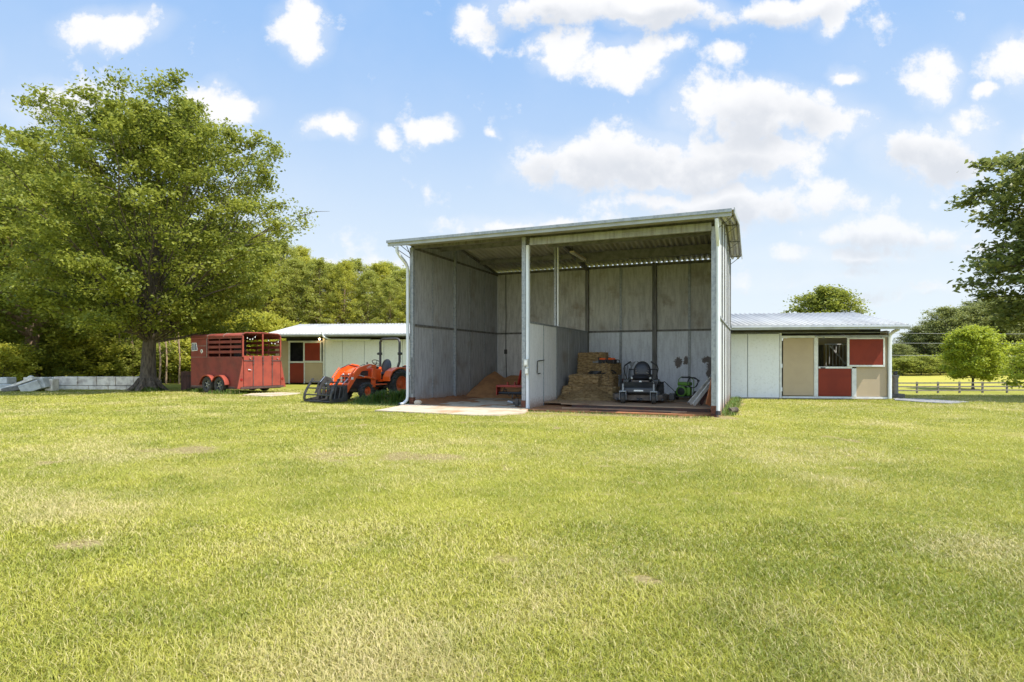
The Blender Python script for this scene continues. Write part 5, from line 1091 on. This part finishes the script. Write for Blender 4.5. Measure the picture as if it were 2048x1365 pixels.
# pines behind the left barn, tops falling towards the right
it = []
for i, (px, Y, top) in enumerate([(470, 50, 470), (505, 54, 488), (535, 49, 500), (562, 52, 492), (590, 50, 508), (615, 54, 500), (640, 50, 515), (664, 53, 512), (690, 50, 528), (712, 54, 532), (736, 50, 540), (758, 54, 538), (780, 50, 548), (804, 53, 542), (826, 50, 552), (850, 54, 556), (520, 62, 480), (600, 62, 492), (680, 62, 512), (770, 62, 532)]):
    it.append(put(('pine_a', 'pine_b', 'pine_c')[i % 3], (px-1024)/F*Y, Y, (CH+(Y0-top)/F*Y)*random.uniform(.93, 1.07), wide=random.uniform(.85, 1.35)))
row(it, 'pine from the left in the bright wood behind the left barn', 'pines behind the left barn')
it = []
for i, (px, Y, top) in enumerate([(430, 42, 600), (470, 43, 620), (510, 44, 625), (395, 41, 590), (560, 45, 640)]): it.append(put('broad_y', (px-1024)/F*Y, Y, CH+(Y0-top)/F*Y, wide=1.1))
row(it, 'low yellow-green tree from the left behind the horse trailer', 'low yellow-green trees behind the trailer')
it = []
for i, (px, Y, top) in enumerate([(-60, 46, 300), (30, 48, 330), (120, 46, 380), (200, 50, 420), (270, 48, 440), (340, 50, 430), (400, 48, 440), (455, 50, 470), (0, 40, 420), (160, 41, 560), (330, 42, 560), (90, 56, 400), (240, 58, 440), (370, 58, 450)]): it.append(put('broad_d', (px-1024)/F*Y, Y, CH+(Y0-top)/F*Y, wide=1.15 if i < 9 else 1.4))
row(it, 'dark woodland tree from the left, behind the big maple', 'dark woodland trees on the left')
it = []
for i, (px, Y, top, k) in enumerate([(-20, 31, 655, 'd'), (30, 33, 690, 'd'), (85, 36, 690, 'd'), (130, 33.5, 690, 'd'), (165, 34, 665, 'y'), (205, 35, 700, 'd'), (245, 36, 690, 'd'), (290, 37, 680, 'd'), (330, 36, 690, 'd'), (360, 38, 680, 'd'), (10, 30, 690, 'y'), (50, 38, 660, 'd'), (150, 39, 650, 'd'), (225, 40, 650, 'd'), (310, 40, 650, 'd'), (385, 37, 680, 'y')]): it.append(put('bush_'+k, (px-1024)/F*Y, Y, CH+(Y0-top)/F*Y, wide=1.2, cat='shrub'))
row(it, 'undergrowth shrub from the left behind the block wall', 'undergrowth shrubs on the left')
# bare sapling trunks in the shade right of the maple, and pale pine stems
it = []
for i, (px, Y, top, r0) in enumerate([(205, 38, 600, .10), (240, 36, 640, .06), (253, 37, 640, .07), (265, 36, 640, .06), (278, 38, 640, .07), (319, 33, 640, .055), (332, 35, 640, .05), (340, 36, 660, .05), (350, 37, 640, .08), (358, 35, 640, .05), (103, 40, 610, .17), (164, 38, 630, .07)]):
    h = CH+(Y0-top)/F*Y; x = (px-1024)/F*Y; o = thing('bare_sapling', 'x', 'tree', (x, Y, 0), 0); MB().tube([(0, 0, -.2), (.04, .02, h*.4), (-.05, 0, h*.8), (.03, 0, h*1.2)], [r0, r0*.9, r0*.75, r0*.5], 7).build('trunk', M['bark_pale'], o, smooth=True)
    bb_ = MB()
    for j in range(5): z = h*(.45+.14*j); a = j*2.4; bb_.tube([(0, 0, z), (math.cos(a)*.5, math.sin(a)*.5, z+.45)], [r0*.3, .006], 4)
    bb_.build('branches', M['bark_pale'], o); it.append(o)
row(it, 'thin pale bare trunk from the left in the shade of the wood', 'thin trunks in the wood')
# tree behind the right barn, field tree, right wood
def ev(R_): return crown([(0, R_*.55), (.15, R_*.9), (.4, R_), (.7, R_*.82), (.9, R_*.45), (1, R_*.1)])
X = tx(1652, 58); tree('round_tree', 'round-topped green tree showing above the right barn roof', (X, 58, gz(X, 58)), tree_mesh(51, 10.3, 3.4, ev(3.3), .26, 60, 26000, .24, clump=.62, rise=(.1, 1.3), flat=.5, sub=6), M['bark'], M['leaf_maple'])
X = tx(1946, 66); tree('field_tree', 'bright yellow-green young tree standing in the field behind the rail fence', (X, 66, gz(X, 66)), tree_mesh(52, 6.9, 1.1, ev(2.9), .15, 60, 26000, .22, clump=.5, rise=(.1, 1.2), flat=.55, sub=6), M['bark'], M['leaf_field'])
it = []
for i, (px, Y, top, k, wd) in enumerate([(1775, 118, 690, 'a', 1.5), (1800, 112, 688, 'a', 1.5), (1826, 122, 664, 'd', 1.3), (1850, 116, 652, 'd', 1.2), (1872, 122, 640, 'a', 1.2), (1895, 116, 614, 'a', 1.15), (1918, 122, 625, 'd', 1.15), (1942, 116, 612, 'a', 1.15), (1968, 122, 600, 'd', 1.15), (1995, 116, 592, 'a', 1.15), (2022, 120, 600, 'd', 1.15), (2050, 116, 605, 'a', 1.2), (2080, 120, 590, 'd', 1.2), (1838, 135, 672, 'a', 1.5), (1885, 135, 650, 'd', 1.5), (1935, 135, 640, 'a', 1.5), (1985, 135, 630, 'd', 1.5), (2110, 118, 600, 'a', 1.2)]):
    it.append(put('far_'+k, tx(px, Y), Y, CH+(Y0-top)/F*Y-gz(tx(px, Y), Y), wide=wd))
row(it, 'tree from the left in the distant dark wood beyond the field', 'trees of the distant wood on the right')
it = []
for i, (px, Y, top, wd) in enumerate([(1805, 105, 718, 1.6), (1842, 106, 712, 1.5), (1880, 108, 716, 1.6), (1925, 106, 714, 1.6), (1975, 108, 712, 1.6), (2020, 106, 716, 1.6), (2060, 106, 712, 1.6)]):
    it.append(put('bush_d', tx(px, Y), Y, CH+(Y0-top)/F*Y-gz(tx(px, Y), Y), wide=wd*1.3, cat='shrub'))
row(it, 'dark shrub from the left along the edge of the distant wood', 'shrubs at the edge of the distant wood')
# near tree on the right: trunk just out of frame
def asr(a, t): return 1.0
BX, BY = 19.7, 20.6
mp = tree_mesh(61, 9.0, 2.5, crown([(0, 1.7), (.18, 2.6), (.32, 3.0), (.44, 2.3), (.54, 1.7), (.66, 2.9), (.78, 3.0), (.9, 2.2), (1, 1.0)]), .30, 64, 24000, .20, clump=.42, rise=(.0, .5), flat=.5, sub=7, up=.9, gaps=.12)
tree('shade_tree', 'large dark-leaved tree reaching into the picture from the right edge', (BX, BY, gz(BX, BY)), mp, M['bark'], M['leaf_right'])
mp = tree_mesh(62, 2.6, .2, crown([(0, .8), (.4, 1.1), (.8, .7), (1, .2)]), .04, 20, 4000, .14, clump=.35, rise=(.2, 1.2), flat=.5, sub=4)
tree('sapling', 'small bright green sapling at the right edge below the shade tree', (tx(2066, 30), 30, gz(tx(2066, 30), 30)), mp, M['bark'], M['leaf_field'])

# ------------------------------------------------------------------ grass blades on the lawn (uncountable: one object)
def blades(n_, y0, y1, size, wid, rg, xr=.93, mask=True, tri=False):
    y = np.exp(rg.random(n_)*(math.log(y1)-math.log(y0))+math.log(y0)); x = (rg.random(n_)*2-1)*(xr*y+.6); wid = .0012*y+.0011; size = .034+.0006*y
    ok = np.ones(n_, bool)
    u, v = toloc(x, y); ok &= ~((u > -.12) & (u < 8.9) & (v > .02) & (v < 6.6)); ok &= ~((u > -.1) & (u < 4.0) & (v > -2.32+.10*np.sin(u*3)) & (v < .1))
    bx = x-7.3; by = y-(21.6-.131*bx); ok &= ~((bx > .3) & (bx < 6.1) & (by > -.05) & (by < 7))
    bare = bareness(x, y); ok &= rg.random(n_) > bare*1.0
    cl_ = fbm(x+9, y+4, .35, 3); ok &= rg.random(n_) < (.35+1.1*cl_)
    x, y, bare, wid, size = x[ok], y[ok], bare[ok], wid[ok], size[ok]; n_ = len(x); z = hgt(x, y)
    big = fbm(x, y, 3.2, 4); h = size*(.45+.9*rg.random(n_))*(.6+.8*fbm(x, y, .8, 2))*(1-.5*bare)
    a = rg.random(n_)*2*PI; lean_ = h*(.25+.9*rg.random(n_)); dx, dy = np.cos(a), np.sin(a); wa = a+PI/2+rg.normal(size=n_)*.5; wx_, wy_ = np.cos(wa)*wid*.5, np.sin(wa)*wid*.5; lean_ = lean_*1.25
    tint = np.clip(.25+1.5*(big-.40)+.08*np.sin((x*.85+y*.5)*3.6)+1.6*(fbm(x+3, y+3, .55, 3)-.5)+rg.normal(size=n_)*.22, 0, 1); dry = np.clip((fbm(x+20, y+7, 1.5, 5)-.50)*2.3+rg.normal(size=n_)*.14+.06, 0, .8)+(rg.random(n_) < .18)*.6; dry = np.clip(dry+bare*.5, 0, 1)
    b = np.stack([x, y, z-.004], 1); W_ = np.stack([wx_, wy_, 0*x], 1); D = np.stack([dx, dy, 0*x], 1)
    tip = b+D*lean_[:, None]; tip[:, 2] += h*.82; mid = b+D*(lean_*.35)[:, None]; mid[:, 2] += h*.55
    if tri:
        V = np.stack([b-W_, b+W_, tip], 1).reshape(-1, 3); return V, np.arange(n_*3), np.full(n_, 3), np.repeat(tint, 3), np.repeat(dry, 3)
    V = np.stack([b-W_, b+W_, mid+W_*.8, mid-W_*.8, tip], 1).reshape(-1, 3)
    base = np.arange(n_)[:, None]*5; f = (base+np.array([[0, 1, 2, 3, 3, 2, 4]])).ravel(); lc = np.tile([4, 3], n_)
    return V, f, lc, np.repeat(tint, 5), np.repeat(dry, 5)
def grass(name, parts, m_):
    Vs, fs, ls, t, d = [], [], [], [], []; o_ = 0
    for V, f, l, a, b in parts: Vs.append(V); fs.append(f+o_); ls.append(l); t.append(a); d.append(b); o_ += len(V)
    me = npmesh(name, np.concatenate(Vs), np.concatenate(fs), np.concatenate(ls), {'tint': np.concatenate(t), 'dry': np.concatenate(d)}); o = link(name, me, m_); tag(o, kind='stuff'); return o
rg = np.random.default_rng(5)
grass('lawn_grass', [blades(380000, 1.6, 5., 0, 0, rg), blades(590000, 5., 28, 0, 0, rg, tri=True)], M['blade'])
# taller tufts: weeds by the left corner, at walls, by the trailer
def tuft(n_, cx, cy, rx, ry, h0, wid, rg):
    x = cx+rg.normal(size=n_)*rx; y = cy+rg.normal(size=n_)*ry; z = hgt(x, y); h = h0*(.3+.9*rg.random(n_))*np.exp(-(((x-cx)/rx/2.2)**2+((y-cy)/ry/2.2)**2)); a = rg.random(n_)*2*PI; l = h*(.3+.9*rg.random(n_))
    D = np.stack([np.cos(a), np.sin(a), 0*a], 1); W_ = np.stack([-np.sin(a), np.cos(a), 0*a], 1)*wid*.5; b = np.stack([x, y, z-.01], 1); mid = b+D*(l*.4)[:, None]; mid[:, 2] += h*.75; tip = b+D*l[:, None]; tip[:, 2] += h*.8
    V = np.stack([b-W_, b+W_, mid+W_, mid-W_, tip], 1).reshape(-1, 3); f = (np.arange(n_)[:, None]*5+np.array([[0, 1, 2, 3, 3, 2, 4]])).ravel()
    return V, f, np.tile([4, 3], n_), np.repeat(rg.random(n_), 5), np.repeat((rg.random(n_) < .12)*.8, 5)
p1, p2 = SW(-.75, .75), SW(-1.5, .9)
o = grass('weed_clump', [tuft(1500, p1.x, p1.y, .30, .35, .54, .018, rg), tuft(1300, p2.x, p2.y, .40, .35, .50, .018, rg), tuft(500, p2.x-.5, p2.y-.3, .3, .3, .35, .016, rg)], M['weed']); del o['kind']; tag(o, 'unmown clump of tall green weeds between the tractor rear wheel and the shed corner', 'weeds')
ps = []
for k in range(26): q = SW(8.98+.12*random.random(), .3+k*.24); ps.append(tuft(60, q.x, q.y, .10, .10, .22, .012, rg))
for px, py in [(455, 787), (432, 788), (478, 786), (400, 784), (470, 788), (388, 782)]: q = PX(px, py); ps.append(tuft(160, q[0], q[1], .25, .15, .26, .014, rg))
for px, py in [(285, 782), (300, 783), (312, 781)]: q = PX(px, py); ps.append(tuft(220, q[0], q[1], .25, .15, .30, .016, rg))
for k in range(20): q = SW(3.9+k*.24, -.55-.1*random.random()); ps.append(tuft(40, q.x, q.y, .16, .06, .10, .010, rg))
grass('edge_grass', ps, M['weed'])
for k_ in list(kinds.values()):
    if not k_[1]:
        for ch in list(k_[0].children): bpy.data.objects.remove(ch)
        bpy.data.objects.remove(k_[0])

# door furniture on the barns
for B_, xa, z_ in ((RB, rbx(1640), 1.09), (LB, lbx(582), 1.17)):
    o = MB().bb(xa, xa+.16, -.075, -.052, z_-.02, z_+.03).build('door_bolt', M['steel_dark'], B_, bevel=.004)
for x in (rbx(1645), rbx(1760)): MB().lathe([(.001, -.125), (.03, -.12), (.035, -.10), (.001, -.098)], (x, 0, 2.18), axis='y', n=12).build('door_roller', M['galv'], RB)
